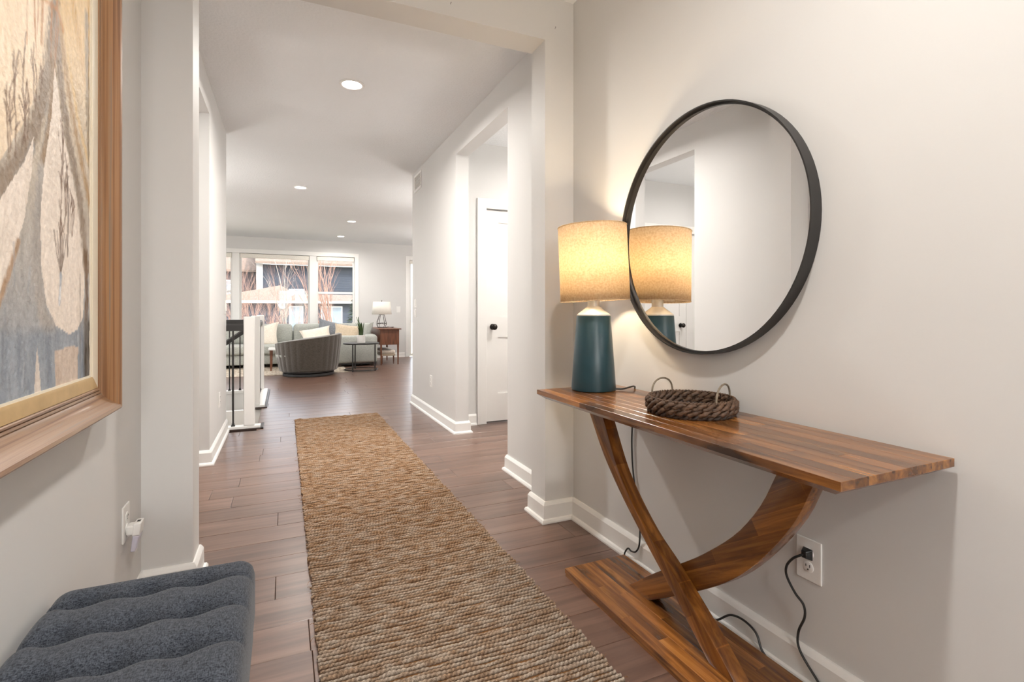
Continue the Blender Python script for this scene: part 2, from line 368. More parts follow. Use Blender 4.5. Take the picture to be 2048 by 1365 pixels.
struct(MB().box(-4.7, 6.4, -4.8, 12.75, CH, CH+.18).build('ceiling', 'ceiling_paint'), 'white textured ceiling over entry corridor and living room', 'ceiling')

# floor: slab, planks
fl = MB().box(-.62, 3.8, -4.75, 5.40, -.12, -.012).box(-3.0, -.62, 3.0, 5.40, -.12, -.012).box(-.235, 6.3, 5.40, 7.95, -.12, -.012).box(-4.6, 6.3, 7.95, 12.6, -.12, -.012).build('floor', 'subfloor')
struct(fl, 'dark reddish brown hardwood plank floor', 'floor')
PL, PW = 1.335, .1848
known = {0: -.031, 4: -.03, 8: -.261, 12: -.151, 10: .115, 16: -.366}
plank_mesh = {}
def plank_obj(x0, x1, y0):
    L = round(x1-x0, 4); g = .0008
    key = L
    if key not in plank_mesh:
        o = MB().cbox(-L/2+g, L/2-g, -PW/2+g, PW/2-g, -.012, 0, .0015).build('plank', 'plank_wood'); plank_mesh[key] = o.data
    else:
        o = bpy.data.objects.new('plank', plank_mesh[key]); COL.objects.link(o)
    o.location = ((x0+x1)/2, y0+PW/2, 0); o.parent = fl; return o
far_mb = MB()
k = -36
while True:
    y0 = 2.145+PW*k
    if y0 > YF: break
    off = known.get(k, random.uniform(0, PL))
    if y0 < 5.22: xa, xb = (-.60, 1.50) if not (2.6 < y0 < 4.6) else (-.60, 2.75)
    elif y0 < 7.9: xa, xb = -.235, 6.2
    else: xa, xb = -4.5, 6.2
    if y0 < .35: xa, xb = -.5, 1.42
    if 3.2 < y0 < 5.0: xa = -2.8
    x = off+PL*math.floor((xa-off)/PL)
    while x < xb-.02:
        a, b2 = max(x, xa), min(x+PL, xb)
        if b2-a > .03:
            if .2 < y0 < 7.6 and a < 2.6: plank_obj(a, b2, y0)
            else: far_mb.cbox(a+.0012, b2-.0012, y0+.0012, y0+PW-.0012, -.012, 0, .0015)
        x += PL
    k += 1
tag(far_mb.build('far_planks', 'plank_wood', fl), kind='stuff')
struct(MB().box(-40, 40, 12.9, 90, -1.2, -.6).build('ground_yard', 'lawn'), 'dry winter lawn outside the windows', 'ground')
struct(MB().box(-6, 8, -16, -4.75, -.3, -.05).build('ground_porch', 'concrete'), 'concrete porch outside the entry door', 'ground')

# baseboards: profile swept along the foot of the walls, room on the left of travel
PROF = [(0, 0), (.031, 0), (.031, .008), (.026, .018), (.017, .022), (.016, .090), (.011, .100), (.006, .108), (0, .108)]
def baseboard(name, pts, label):
    pts = [Vector((p[0], p[1])) for p in pts]; n = len(pts); mb = MB(); vs = []; q = len(PROF)
    for i, p in enumerate(pts):
        d1 = (pts[i]-pts[i-1]).normalized() if i > 0 else (pts[1]-pts[0]).normalized()
        d2 = (pts[i+1]-pts[i]).normalized() if i < n-1 else d1
        n1 = Vector((-d1.y, d1.x)); n2 = Vector((-d2.y, d2.x)); mtr = (n1+n2); mtr = mtr/(1+n1.dot(n2))
        for d, z in PROF: vs.append((p.x+mtr.x*d, p.y+mtr.y*d, z))
    fs = [tuple(range(q)), tuple(reversed(range((n-1)*q, n*q)))]
    for i in range(n-1):
        for j in range(q): fs.append((i*q+j, (i+1)*q+j, (i+1)*q+(j+1) % q, i*q+(j+1) % q))
    return struct(mb.add(vs, fs).build(name, 'trim_white'), label, 'baseboard')
baseboard('baseboard_right', [(XR, -4.58), (XR, 2.36), (1.249, 2.36), (1.249, 2.52), (XR, 2.52), (XR, 3.24), (1.54, 3.24)], 'white baseboard along the console wall and round the right pier')
baseboard('baseboard_corridor_right', [(1.715, 4.68), (1.54, 4.68), (1.54, 4.403), (XR, 4.403), (XR, 6.11), (2.9, 6.11)], 'white baseboard along the far corridor wall')
baseboard('baseboard_corridor_left', [(-.49, 5.395), (-.49, 4.23), (-.61, 4.23)], 'white baseboard on the left corridor wall by the stairs')
baseboard('baseboard_left', [(-.61, 3.41), (-.49, 3.41), (-.49, 2.52), (-.33, 2.52), (-.33, 2.36), (XL, 2.36), (XL, -4.58)], 'white baseboard round the left pier and behind the bench')
baseboard('baseboard_far', [(2.72, YF), (-4.5, YF)], 'white baseboard under the living room windows')
baseboard('baseboard_far_side', [(1.8, 6.11), (6.2, 6.11)], 'white baseboard on the dining side wall')

# doors
def panel_leaf(parent, x0, x1, y, z0, z1, stile=.13, mid=(.85, 1.05), bot=.29, top=.12, th=.035, knob=None, name='leaf'):
    """two-panel slab facing -Y at plane y"""
    g = .0
    mb = MB().box(x0, x0+stile, y, y+th, z0, z1).box(x1-stile, x1, y, y+th, z0, z1)
    mb.box(x0+stile, x1-stile, y, y+th, z0, bot).box(x0+stile, x1-stile, y, y+th, *mid).box(x0+stile, x1-stile, y, y+th, z1-top, z1)
    lf = mb.build(name, 'trim_white', parent)
    for za, zb in ((bot, mid[0]), (mid[1], z1-top)):
        MB().box(x0+stile, x1-stile, y+.011, y+th-.006, za, zb).build('panel', 'trim_white', lf)
    if knob:
        kx, kz = knob; kb = MB().lathe([(.027, 0), (.030, .004), (.026, .009), (.011, .012), (.010, .034), (.020, .040), (.029, .050), (.030, .060), (.024, .070), (.010, .075)], 24)
        ko = kb.build('knob', 'bronze_knob', lf, smooth=True, loc=(kx, y, kz)); ko.rotation_euler = (R(90), 0, 0); tag(ko, 'dark bronze round door knob')
    return lf
def casing(parent, x0, x1, y, z1, w=.095, th=.019, z0=0):
    MB().box(x0-w, x0, y-th, y, z0, z1+w).build('casing', 'trim_white', parent, bevel=.002)
    MB().box(x1, x1+w, y-th, y, z0, z1+w).build('casing', 'trim_white', parent, bevel=.002)
    MB().box(x0, x1, y-th, y, z1, z1+w).build('head_casing', 'trim_white', parent, bevel=.002)
d1 = thing('door_1', 'white two-panel door with dark round knob in the right side hall', 'door', (0, 0, 0)); d1['kind'] = 'structure'
panel_leaf(d1, 1.822, 2.636, 4.695, .016, 2.115, knob=(1.893, .955)); casing(d1, 1.818, 2.64, 4.68, 2.125)
d2 = thing('door_2', 'white closet double door seen in the round mirror', 'door', (0, 0, 0)); d2['kind'] = 'structure'
panel_leaf(d2, -2.016, -1.284, 5.145, .016, 2.115, stile=.11, knob=(-1.92, .93)); panel_leaf(d2, -2.756, -2.022, 5.145, .016, 2.115, stile=.11); casing(d2, -2.76, -1.28, 5.13, 2.125)
d3 = thing('door_3', 'white framed glazed entry doors behind the viewer', 'door', (0, 0, 0)); d3['kind'] = 'structure'
for x0, x1 in ((-.30, .46), (.46, 1.22)):
    mb = MB().box(x0, x0+.08, -4.69, -4.65, .01, 2.35).box(x1-.08, x1, -4.69, -4.65, .01, 2.35).box(x0+.08, x1-.08, -4.69, -4.65, .01, .2).box(x0+.08, x1-.08, -4.69, -4.65, 2.25, 2.35)
    lf = mb.build('leaf', 'trim_white', d3); MB().box(x0+.08, x1-.08, -4.673, -4.667, .2, 2.25).build('pane', 'glass_pane', lf)

# windows
def sash(parent, x0, x1, y, z0, z1, w=.05, rail=None):
    s = MB().box(x0, x0+w, y, y+.04, z0, z1).box(x1-w, x1, y, y+.04, z0, z1).box(x0+w, x1-w, y, y+.04, z0, z0+w).box(x0+w, x1-w, y, y+.04, z1-w, z1)
    if rail: s.box(x0+w, x1-w, y-.01, y+.04, rail-.025, rail+.025)
    so = s.build('sash', 'trim_white', parent)
    for za, zb in ([(z0+w, z1-w)] if not rail else [(z0+w, rail-.025), (rail+.025, z1-w)]):
        MB().box(x0+w, x1-w, y+.018, y+.024, za, zb).build('pane', 'glass_pane', so)
w1 = thing('window_1', 'large triple window with white frame and rolled shades over the sofa', 'window', (0, 0, 0)); w1['kind'] = 'structure'
zs, zt = .62, 2.40
mb = MB().box(-1.026, -.885, YF-.005, YF+.12, zs, zt).box(.536, .686, YF-.005, YF+.12, zs, zt); mb.build('mullion', 'trim_white', w1, bevel=.003)
for x0, x1, rail in ((-1.87, -1.026, 1.555), (-.885, .536, None), (.686, 1.53, 1.555)):
    sash(w1, x0, x1, YF+.06, zs, zt, w=.035, rail=rail)
    MB().box(x0+.01, x1-.01, YF+.005, YF+.05, 2.30, 2.39).build('roller_shade', 'white_shade', w1, bevel=.006)
MB().box(-1.965, -1.87, YF-.019, YF, zs-.1, zt+.09).build('casing', 'trim_white', w1, bevel=.002)
MB().box(1.53, 1.625, YF-.019, YF, zs-.1, zt+.09).build('casing', 'trim_white', w1, bevel=.002)
MB().box(-1.87, 1.53, YF-.019, YF, zt, zt+.09).build('head_casing', 'trim_white', w1, bevel=.002)
MB().box(-1.99, 1.65, YF-.04, YF+.06, zs-.03, zs).box(-1.965, 1.625, YF-.016, YF, zs-.12, zs-.03).build('window_sill', 'trim_white', w1, bevel=.002)
w2 = thing('window_2', 'white framed patio door at the right end of the far wall', 'window', (0, 0, 0)); w2['kind'] = 'structure'
sash(w2, 2.84, 3.77, YF+.05, .02, 2.40, w=.05); sash(w2, 3.77, 4.7, YF+.09, .02, 2.40, w=.05)
MB().box(2.745, 2.84, YF-.019, YF, 0, 2.49).box(4.7, 4.795, YF-.019, YF, 0, 2.49).box(2.84, 4.7, YF-.019, YF, 2.40, 2.49).build('casing', 'trim_white', w2, bevel=.002)
MB().box(2.85, 4.69, YF+.005, YF+.045, 2.30, 2.39).build('roller_shade', 'white_shade', w2, bevel=.006)
w3 = thing('added_window', 'wide unseen window added in the left end wall for daylight', 'window', (0, 0, 0)); w3['kind'] = 'structure'  # opening added to let more daylight into the living room
MB().box(-4.58, -4.54, 8.6, 8.65, .6, 2.35).box(-4.58, -4.54, 11.55, 11.6, .6, 2.35).box(-4.58, -4.54, 10.05, 10.15, .6, 2.35).box(-4.58, -4.54, 8.65, 11.55, .6, .65).box(-4.58, -4.54, 8.65, 11.55, 2.3, 2.35).build('sash', 'trim_white', w3)
MB().box(-4.565, -4.56, 8.65, 11.55, .65, 2.3).build('pane', 'glass_pane', w3)

# ------------------------------------------------------------------ recessed ceiling lights
def can(x, y, power, label, r=.088, color=(1, .96, .90)):
    t = thing('recessed_light', label, 'ceiling light', (x, y, CH), group='recessed ceiling lights')
    MB().lathe([(r, 0), (r, -.006), (r-.006, -.010), (r-.018, -.008), (r-.022, -.001)], 40, cap0=False, cap1=False).build('trim_ring', 'white_plastic', t, smooth=True)
    MB().lathe([(r-.02, -.0015), (r-.045, -.006), (.004, -.008)], 32).build('lens', 'can_lens', t, smooth=True)
    ld = bpy.data.lights.new('lamp_light', 'AREA'); ld.shape = 'DISK'; ld.size = .13; ld.energy = power; ld.color = color; ld.spread = R(165)
    lo = bpy.data.objects.new('lamp_light', ld); COL.objects.link(lo); lo.parent = t; lo.location = (0, 0, -.014)
    return t
can(.451, 3.85, P_CAN['corridor'], 'lit round recessed light in the corridor ceiling')
can(1.126, 9.65, P_CAN['living'], 'small lit recessed light over the living room, nearer of two')
can(1.13, 11.65, P_CAN['living'], 'small lit recessed light nearest the living room window')
can(-1.6, 9.65, P_CAN['living'], 'recessed light over the left side of the living room')
can(.2, 7.3, P_CAN['living']*.6, 'recessed light beyond the corridor mouth')
can(.46, .55, P_CAN['foyer'], 'recessed light in the entry ceiling above the viewer')
can(.46, -1.6, P_CAN['foyer'], 'recessed light in the entry ceiling by the front door')
can(2.4, 3.7, P_CAN['hall'], 'unseen recessed light added to light the right side hall')  # added to light the side hall, fixture unseen
can(-1.7, 4.1, P_CAN['hall']*.6, 'unseen recessed light added to light the left side hall')  # added for light in the left hall as well

def pendant(x, y, z, power, label, r=.15):  # fill lamp added out of view to brighten ceilings and walls
    t = thing('fill_pendant', label, 'added pendant light', (x, y, z))
    MB().lathe([(.06, CH-z-.025), (.06, CH-z)], 24).build('canopy', 'brushed_nickel', t); MB().tube([(0, 0, r), (0, 0, CH-z-.02)], .006, 8).build('stem', 'brushed_nickel', t)
    MB().lathe([(r*math.sin(a*PI/14)+.001, -r*math.cos(a*PI/14)) for a in range(15)], 28).build('globe', 'fill_globe', t, smooth=True)
    ld = bpy.data.lights.new('bulb_light', 'POINT'); ld.energy = power; ld.color = (1, .96, .91); ld.shadow_soft_size = r+.01
    lo = bpy.data.objects.new('bulb_light', ld); COL.objects.link(lo); lo.parent = t
    return t
pendant(.35, -2.3, 2.1, P_FILL, 'added globe pendant brightening the entry, unseen behind the viewer')
def fill_floor_lamp(x, y, z, power, label, r=.14):  # fill lamp added behind the camera to brighten the entry
    t = thing('fill_floor_lamp', label, 'added floor lamp', (x, y, 0))
    MB().lathe([(.13, 0), (.13, .015), (.02, .03)], 32).build('base', 'black_metal', t, smooth=True); MB().tube([(0, 0, .02), (0, 0, z-r)], .011, 10).build('pole', 'black_metal', t)
    MB().lathe([(r*math.sin(a*PI/14)+.001, z-r*math.cos(a*PI/14)) for a in range(15)], 28).build('globe', 'fill_globe', t, smooth=True)
    ld = bpy.data.lights.new('bulb_light', 'POINT'); ld.energy = power; ld.color = (1, .96, .91); ld.shadow_soft_size = r+.01
    lo = bpy.data.objects.new('bulb_light', ld); COL.objects.link(lo); lo.parent = t; lo.location = (0, 0, z)
    return t
fill_floor_lamp(-.1, -4.0, 1.45, 330, 'added globe floor lamp brightening the entry, unseen behind the viewer')
pendant(2.75, 3.45, 1.8, 95, 'added globe pendant in the right side hall, unseen, brightening the corridor ceiling')
pendant(-1.75, 3.65, 1.8, 80, 'added globe pendant in the left side hall, unseen, brightening the corridor ceiling')
pendant(2.35, 7.1, 1.75, 150, 'added globe pendant round the right corridor corner, unseen, brightening the corridor')
pendant(-1.5, 6.75, 1.85, 165, 'added globe pendant over the stairwell, unseen, brightening the corridor')
pendant(3.7, 10.2, 1.75, 360, 'added globe pendant on the dining side, out of view, brightening the living room')
pendant(-2.6, 9.6, 1.75, 330, 'added globe pendant on the left, unseen, brightening the living room')

# ------------------------------------------------------------------ console table
TZ = .765
tb = thing('console_table', 'acacia wood console table with crossed curved legs under the mirror', 'console table', (0, 0, 0))
x0, x1, y0, y1 = 1.0, 1.402, .648, 1.965
c = .030
sl = MB().add([(x0, y0, TZ-.019), (x1, y0, TZ-.019), (x1, y1, TZ-.019), (x0, y1, TZ-.019), (x0+c, y0+c, TZ-.038), (x1-c, y0+c, TZ-.038), (x1-c, y1-c, TZ-.038), (x0+c, y1-c, TZ-.038)],
              [(0, 1, 2, 3), (7, 6, 5, 4), (0, 4, 5, 1), (1, 5, 6, 2), (2, 6, 7, 3), (3, 7, 4, 0)])
top = sl.build('tabletop', 'acacia', tb)
def staves(parent, x0, x1, y0, y1, z0, z1, rows, lmin, lmax):
    w = (x1-x0)/rows
    for i in range(rows):
        cuts = [y0]; y = y0+random.uniform(.12, lmax)
        while y < y1-.14: cuts.append(y); y += random.uniform(lmin, lmax)
        cuts.append(y1)
        for a, b3 in zip(cuts, cuts[1:]):
            cx, cy = x0+w*(i+.5), (a+b3)/2
            MB().cbox(-w/2, w/2, a-cy, b3-cy, z0-z1, 0, .0006).build('stave', 'acacia', parent, loc=(cx, cy, z1))
staves(top, x0, x1, y0, y1, TZ-.019, TZ, 9, .34, .62)
bs = MB().box(1.071, 1.369, .805, 1.842, 0, .012).build('base_plate', 'acacia', tb)
staves(bs, 1.07, 1.37, .80, 1.845, .012, .031, 7, .30, .60)
def leg(name, outer, inner, xa, xb, mat):
    so = catmull([(0, a, z) for a, z in outer], 6); si = catmull([(0, a, z) for a, z in inner], 6)
    def resample(P, n):
        d = [0]
        for a, b in zip(P, P[1:]): d.append(d[-1]+(b-a).length)
        out = []
        for i in range(n):
            s = d[-1]*i/(n-1); j = 0
            while j < len(d)-2 and d[j+1] < s: j += 1
            t = (s-d[j])/max(1e-9, d[j+1]-d[j]); out.append(P[j].lerp(P[j+1], t))
        return out
    n = 26; so = resample(so, n); si = resample(si, n); vs = []; fs = []
    for i in range(n):
        vs += [(xa, so[i].y, so[i].z), (xb, so[i].y, so[i].z), (xb, si[i].y, si[i].z), (xa, si[i].y, si[i].z)]
    for i in range(n-1):
        for k in range(4): fs.append((i*4+k, i*4+(k+1) % 4, i*4+4+(k+1) % 4, i*4+4+k))
    fs += [(0, 1, 2, 3), tuple((n-1)*4+k for k in (3, 2, 1, 0))]
    return MB().add(vs, fs).build(name, mat, tb, smooth=True, angle=35, bevel=.0025, seg=2)
zt_ = TZ-.038; zb_ = .031
sc1 = lambda P: [(y*.99, 1.1-(1.1-z)*.99 if zb_+.01 < z < zt_-.01 else z) for y, z in P]
leg('leg', sc1([(1.885, zt_), (1.835, .655), (1.747, .527), (1.628, .400), (1.479, .272), (1.348, .168), (1.255, .088), (1.175, zb_)]),
    sc1([(1.785, zt_), (1.745, .668), (1.633, .472), (1.482, .320), (1.359, .240), (1.252, .163), (1.160, .094), (1.073, zb_)]), 1.178, 1.231, 'acacia_leg_front')
leg('leg', [(.835, zt_), (.873, .647), (.914, .555), (.989, .444), (1.090, .327), (1.206, .230), (1.401, .100), (1.512, zb_)],
    [(.935, zt_), (.975, .657), (1.028, .550), (1.115, .435), (1.248, .316), (1.364, .230), (1.49, .140), (1.630, zb_)], 1.232, 1.284, 'acacia_leg')

# ------------------------------------------------------------------ table lamp
lx, ly = 1.222, 1.862
lp = thing('table_lamp', 'lit table lamp with dark teal tapered base and linen drum shade', 'lamp', (lx, ly, TZ))
MB().lathe([(.088, 0), (.094, .003), (.0955, .010), (.073, .318), (.071, .321)], 56).build('lamp_body', 'teal_glaze', lp, smooth=True)
MB().lathe([(.072, .320), (.0715, .325), (.030, .357), (.027, .360)], 48).build('shoulder', 'brushed_nickel', lp, smooth=True)
MB().lathe([(.026, .358), (.026, .405), (.018, .409), (.018, .43)], 36).build('neck', 'brushed_nickel', lp, smooth=True)
sh = bpy.data.objects.new('lamp_shade', None)
shade = MB().lathe([(.149, -.155), (.147, .165)], 64, cap0=False, cap1=False)
sho = shade.build('lamp_shade', 'shade_linen', lp, smooth=True, loc=(0, 0, .54))
md = sho.modifiers.new('thickness', 'SOLIDIFY'); md.thickness = .0015; md.offset = -1
tilt = Vector((.912, -.409, 0)); sho.rotation_euler = Matrix.Rotation(R(-2.4), 3, Vector((.409, .912, 0))).to_euler()
tag(sho, 'oatmeal linen drum shade, lit from inside')
for z, r in ((-.155, .149), (.165, .147)):
    MB().tube([(r*math.cos(2*PI*i/48), r*math.sin(2*PI*i/48), z) for i in range(48)], .002, 6, closed=True).build('shade_rim', 'shade_linen', sho, smooth=True)
mb = MB().lathe([(.012, -.11), (.014, -.10), (.014, -.062), (.034, -.060), (.036, -.052)], 20)  # flared cup added to keep bulb light off the shoulder
for a in range(3): mb.tube([(0, 0, -.09), (.148*math.cos(a*2.094), .148*math.sin(a*2.094), -.148)], .0018, 5)
mb.build('fitter', 'brushed_nickel', sho)
MB().lathe([(.010, -.06), (.016, -.045), (.028, -.02), (.030, 0), (.024, .022), (.010, .032)], 20).build('bulb', 'bulb', sho, smooth=True)
ld = bpy.data.lights.new('bulb_light', 'POINT'); ld.energy = P_LAMP; ld.color = (1, .79, .53); ld.shadow_soft_size = .035
lo = bpy.data.objects.new('bulb_light', ld); COL.objects.link(lo); lo.parent = lp; lo.location = (0, 0, .545)
def rel(pts, o=(lx, ly, TZ)): return [(p[0]-o[0], p[1]-o[1], p[2]-o[2]) for p in pts]
cord = [(1.285, 1.815, .772), (1.32, 1.79, .772), (1.36, 1.79, .778), (1.395, 1.805, .776), (1.4115, 1.825, .750), (1.412, 1.842, .59), (1.412, 1.845, .49), (1.412, 1.832, .371), (1.410, 1.79, .22), (1.40, 1.776, .107),
        (1.395, 1.792, .062), (1.392, 1.822, .050), (1.388, 1.842, .055), (1.383, 1.86, .020), (1.382, 1.83, .006), (1.382, 1.70, .005), (1.381, 1.55, .005), (1.381, 1.42, .006), (1.384, 1.355, .010), (1.387, 1.326, .025),
        (1.390, 1.278, .066), (1.392, 1.226, .077), (1.392, 1.177, .063), (1.388, 1.149, .022), (1.383, 1.10, .006), (1.382, 1.02, .005), (1.384, .93, .006), (1.388, .93, .02), (1.394, .967, .041), (1.398, 1.028, .096), (1.399, 1.033, .146),
        (1.396, 1.011, .203), (1.394, 1.013, .239), (1.390, 1.037, .263), (1.384, 1.060, .304), (1.381, 1.058, .336), (1.383, 1.040, .365), (1.389, 1.022, .381), (1.396, 1.012, .388)]
MB().tube(catmull(rel(cord), 6), .0036, 8).build('cord', 'cord_black', lp, smooth=True)
pg = MB().add([(1.392, 1.020, .378), (1.392, 1.004, .378), (1.392, 1.004, .398), (1.392, 1.020, .398), (1.4125, 1.028, .370), (1.4125, .996, .370), (1.4125, .996, .404), (1.4125, 1.028, .404)],
              [(3, 2, 1, 0), (4, 5, 6, 7), (0, 1, 5, 4), (1, 2, 6, 5), (2, 3, 7, 6), (3, 0, 4, 7)])
pg.v = rel(pg.v); pg.build('plug', 'cord_black', lp, bevel=.003)

# ------------------------------------------------------------------ round mirror
mr = thing('round_mirror', 'large round wall mirror with deep thin black metal frame', 'mirror', (XR, 1.426, 1.398))
XF = -.046; r = .452
def ring(prof, n=96):
    vs = []; fs = []; m_ = len(prof)
    for i in range(n):
        a = 2*PI*i/n
        for rr, xx in prof: vs.append((xx, rr*math.cos(a), rr*math.sin(a)))
    for i in range(n):
        for k in range(m_): fs.append((i*m_+k, ((i+1) % n)*m_+k, ((i+1) % n)*m_+(k+1) % m_, i*m_+(k+1) % m_))
    return MB().add(vs, fs)
ring([(r, -.001), (r, XF), (r-.0045, XF), (r-.0045, -.001)]).build('frame_band', 'black_metal', mr, smooth=True)
ring([(r-.0045, -.020), (r-.0045, -.030), (r-.012, -.030), (r-.012, -.020)]).build('inner_lip', 'black_metal', mr, smooth=True)
n = 96
MB().add([(-.024, 0, 0)]+[(-.024, (r-.006)*math.cos(2*PI*i/n), (r-.006)*math.sin(2*PI*i/n)) for i in range(n)]+[(-.020, (r-.006)*math.cos(2*PI*i/n), (r-.006)*math.sin(2*PI*i/n)) for i in range(n)],
         [(0, 1+(i+1) % n, 1+i) for i in range(n)]+[(1+i, 1+(i+1) % n, 1+n+(i+1) % n, 1+n+i) for i in range(n)]).build('mirror_glass', 'mirror_silver', mr)

# ------------------------------------------------------------------ woven tray basket
bx, by, br = 1.240, 1.305, .141
bk = thing('woven_tray', 'round woven brown tray basket with two loop handles', 'basket', (bx, by, TZ))
MB().lathe([(br-.022, .001), (br-.012, .004), (br-.012, .009), (.01, .010)], 40).build('tray_bottom', 'hyacinth_dark', bk)
def twisted(name, R0, z, rad, turns, mat, phase=0, flat=1.0):
    """two fat strands twisted round each other along a ring"""
    mb = MB(); n = 220
    for s in (0, PI):
        pts = []
        for i in range(n):
            a = 2*PI*i/n; t = a*turns+s+phase
            rr = R0+math.cos(t)*rad*.55; pts.append((rr*math.cos(a), rr*math.sin(a), z+math.sin(t)*rad*.62))
        mb.tube(pts, [rad*.62*(1+.15*math.sin(i*1.7)) for i in range(n)], 6, closed=True)
    return mb.build(name, mat, bk, smooth=True, angle=80)
twisted('woven_coil', br-.011, .0095, .0105, 17, 'hyacinth_dark')
twisted('woven_coil', br-.007, .023, .0125, 13, 'hyacinth', 1)
twisted('woven_coil', br-.006, .039, .0120, 14, 'hyacinth', 2)
twisted('rim_braid', br-.006, .0515, .0048, 38, 'hyacinth', .5)
twisted('foot_braid', br-.010, .0045, .0045, 36, 'hyacinth')
for az, spread, lean in ((96, 22, .9), (-60, 40, .9)):
    a1, a2 = R(az-spread), R(az+spread); rr = br-.006; pts = []
    for i in range(21):
        t = i/20; a = a1+(a2-a1)*t; hz = .052*math.sin(PI*t)**.75; q = rr+.012*math.sin(PI*t)
        p1 = Vector((rr*math.cos(a1), rr*math.sin(a1), 0)); p2 = Vector((rr*math.cos(a2), rr*math.sin(a2), 0)); p = p1.lerp(p2, .5-.5*math.cos(PI*t)*1.0)
        pts.append((p.x, p.y, .050+hz))
    ho = MB().tube(pts, .0032, 7).build('handle', 'grey_cane', bk, smooth=True)

# ------------------------------------------------------------------ jute runner
RX0, RX1, RY0, RY1 = .100, .918, .88, 5.62
rug = thing('jute_runner', 'long chunky woven jute runner rug on the wood floor', 'rug', (0, 0, 0))
MB().box(RX0+.006, RX1-.006, RY0+.01, RY1-.01, .0005, .006).build('rug_backing', 'jute_backing', rug)
pitch = .0186; nr_all = int((RY1-RY0)/pitch); ns = 7
rng = np.random.RandomState(3)
th = np.linspace(-.35*PI, 1.35*PI, ns)
rope_dark, rope_tan, rope_grey, rope_pale = (np.array(srgb(*c_)) for c_ in ((92, 66, 46), (184, 146, 110), (128, 114, 100), (194, 182, 168)))
def braid(j0, j1, nx, name):
    nr = j1-j0; V = np.zeros((nr, nx, ns, 3), np.float32); Cc = np.zeros((nr, nx, ns, 3), np.float32); un = np.linspace(0, 1, nx)
    smooth_ = lambda k_, sc: np.interp(un, np.linspace(0, 1, k_), rng.normal(0, sc, k_))
    for j in range(nr):
        yc = RY0+pitch*(j0+j+.5)
        xs = np.linspace(RX0+rng.uniform(-.007, .004), RX1+rng.uniform(-.004, .006), nx)
        yrow = yc+smooth_(22, .0010)+.004*np.sin(xs*5+(j0+j)*.025)
        ph = rng.uniform(0, 6.28)+np.cumsum(rng.normal(0, .9/math.sqrt(nx/60), nx))*.5
        rad = (.0056+rng.normal(0, .0003))*(1+smooth_(40, .14))
        lift = np.clip(1+smooth_(18, .22), .35, 1.35)
        seg = np.interp(un, np.linspace(0, 1, 30), rng.rand(30)); near = np.clip((3.0-yc)/1.8, 0, 1)
        for s_ in range(ns):
            sk = ph+2*PI*xs/.0150+th[s_]*1.5; lump = np.abs(np.sin(sk/2))
            rr = rad*(.66+.46*lump**.7)
            V[j, :, s_, 0] = xs; V[j, :, s_, 1] = yrow+np.cos(th[s_])*rr; V[j, :, s_, 2] = .0062+(.0034+np.sin(th[s_])*rr*1.25)*lift
            tone = np.clip((.10+.60*lump+.30*(seg-.5)+rng.normal(0, .12, nx))*(.55+.6*max(0, math.sin(th[s_]))), 0, 1)[:, None]  # rope sides coloured darker, standing in for weak shade between rows
            g_ = np.clip(.15+seg*.9-.35+near*.55, 0, 1)[:, None]*.85
            Cc[j, :, s_] = (rope_dark*(1-tone)+rope_tan*tone)*(1-g_)+(rope_grey*(1-tone)*.75+rope_pale*tone)*g_
    V[..., 2] = np.maximum(V[..., 2], .001); idx = np.arange(nr*nx*ns).reshape(nr, nx, ns)
    F = np.stack([idx[:, :-1, :-1], idx[:, 1:, :-1], idx[:, 1:, 1:], idx[:, :-1, 1:]], -1).reshape(-1, 4)
    tag(mesh_np(name, V.reshape(-1, 3), F, 'jute', rug, True, Cc.reshape(-1, 3)), kind='stuff')
jm = int((2.9-RY0)/pitch)
braid(0, jm, 290, 'braided_rows'); braid(jm, nr_all, 150, 'braided_rows')
mb = MB()
for i in range(60):                                         # loose fibres on the edges
    y = random.uniform(RY0, RY1); sx = random.choice((0, 1)); x = RX0 if sx == 0 else RX1; d = -1 if sx == 0 else 1
    L_f = random.uniform(.01, .03); p = [(x, y, .008), (x+d*L_f*.5, y+random.uniform(-.01, .01), .012), (x+d*L_f, y+random.uniform(-.02, .02), random.uniform(.002, .012))]
    mb.tube(catmull(p, 4), .0007, 4)
tag(mb.build('loose_fibres', 'jute_backing', rug), kind='stuff')

# ------------------------------------------------------------------ tufted bench
BX0, BX1, BY0, BY1, BH = -.487, -.071, .20, 1.530, .452
bn = thing('tufted_bench', 'dark blue-grey upholstered bench with button-tufted seat', 'bench', (0, 0, 0))
bpx = [-.414, -.294, -.182]; bpy_ = [1.448-.138*i for i in range(9)]
nx_, ny_ = 90, 240
X = np.linspace(0, 1, nx_); Yy = np.linspace(0, 1, ny_)
gx, gy = np.meshgrid(BX0+(BX1-BX0)*X, BY0+(BY1-BY0)*Yy, indexing='ij')
z = np.full_like(gx, BH)
ex = np.minimum(gx-BX0, BX1-gx); ey = np.minimum(gy-BY0, BY1-gy)
yrow = np.array(bpy_); dy = np.min(np.abs(gy[..., None]-(yrow-.006)), -1); iy = np.argmin(np.abs(gy[..., None]-yrow), -1)
roll = np.sqrt(np.clip(1-(1-np.clip(dy/.069, 0, 1))**2.6, 0, 1))
inb = np.clip(ex/.06, 0, 1)
z -= (1-roll)*.030*(.35+.65*inb)
dxb = np.min(np.abs(gx[..., None]-np.array(bpx)), -1)
bd = np.sqrt(dxb**2+(np.min(np.abs(gy[..., None]-yrow), -1)*1.1)**2)
z -= .028*np.exp(-(bd/.024)**2)*np.where(gy > bpy_[0]+.012, np.exp(-((gy-bpy_[0]-.012)/.014)**2), 1)
z += .006*np.exp(-((dxb-.058)/.03)**2)*roll*(gy < bpy_[0]+.012)
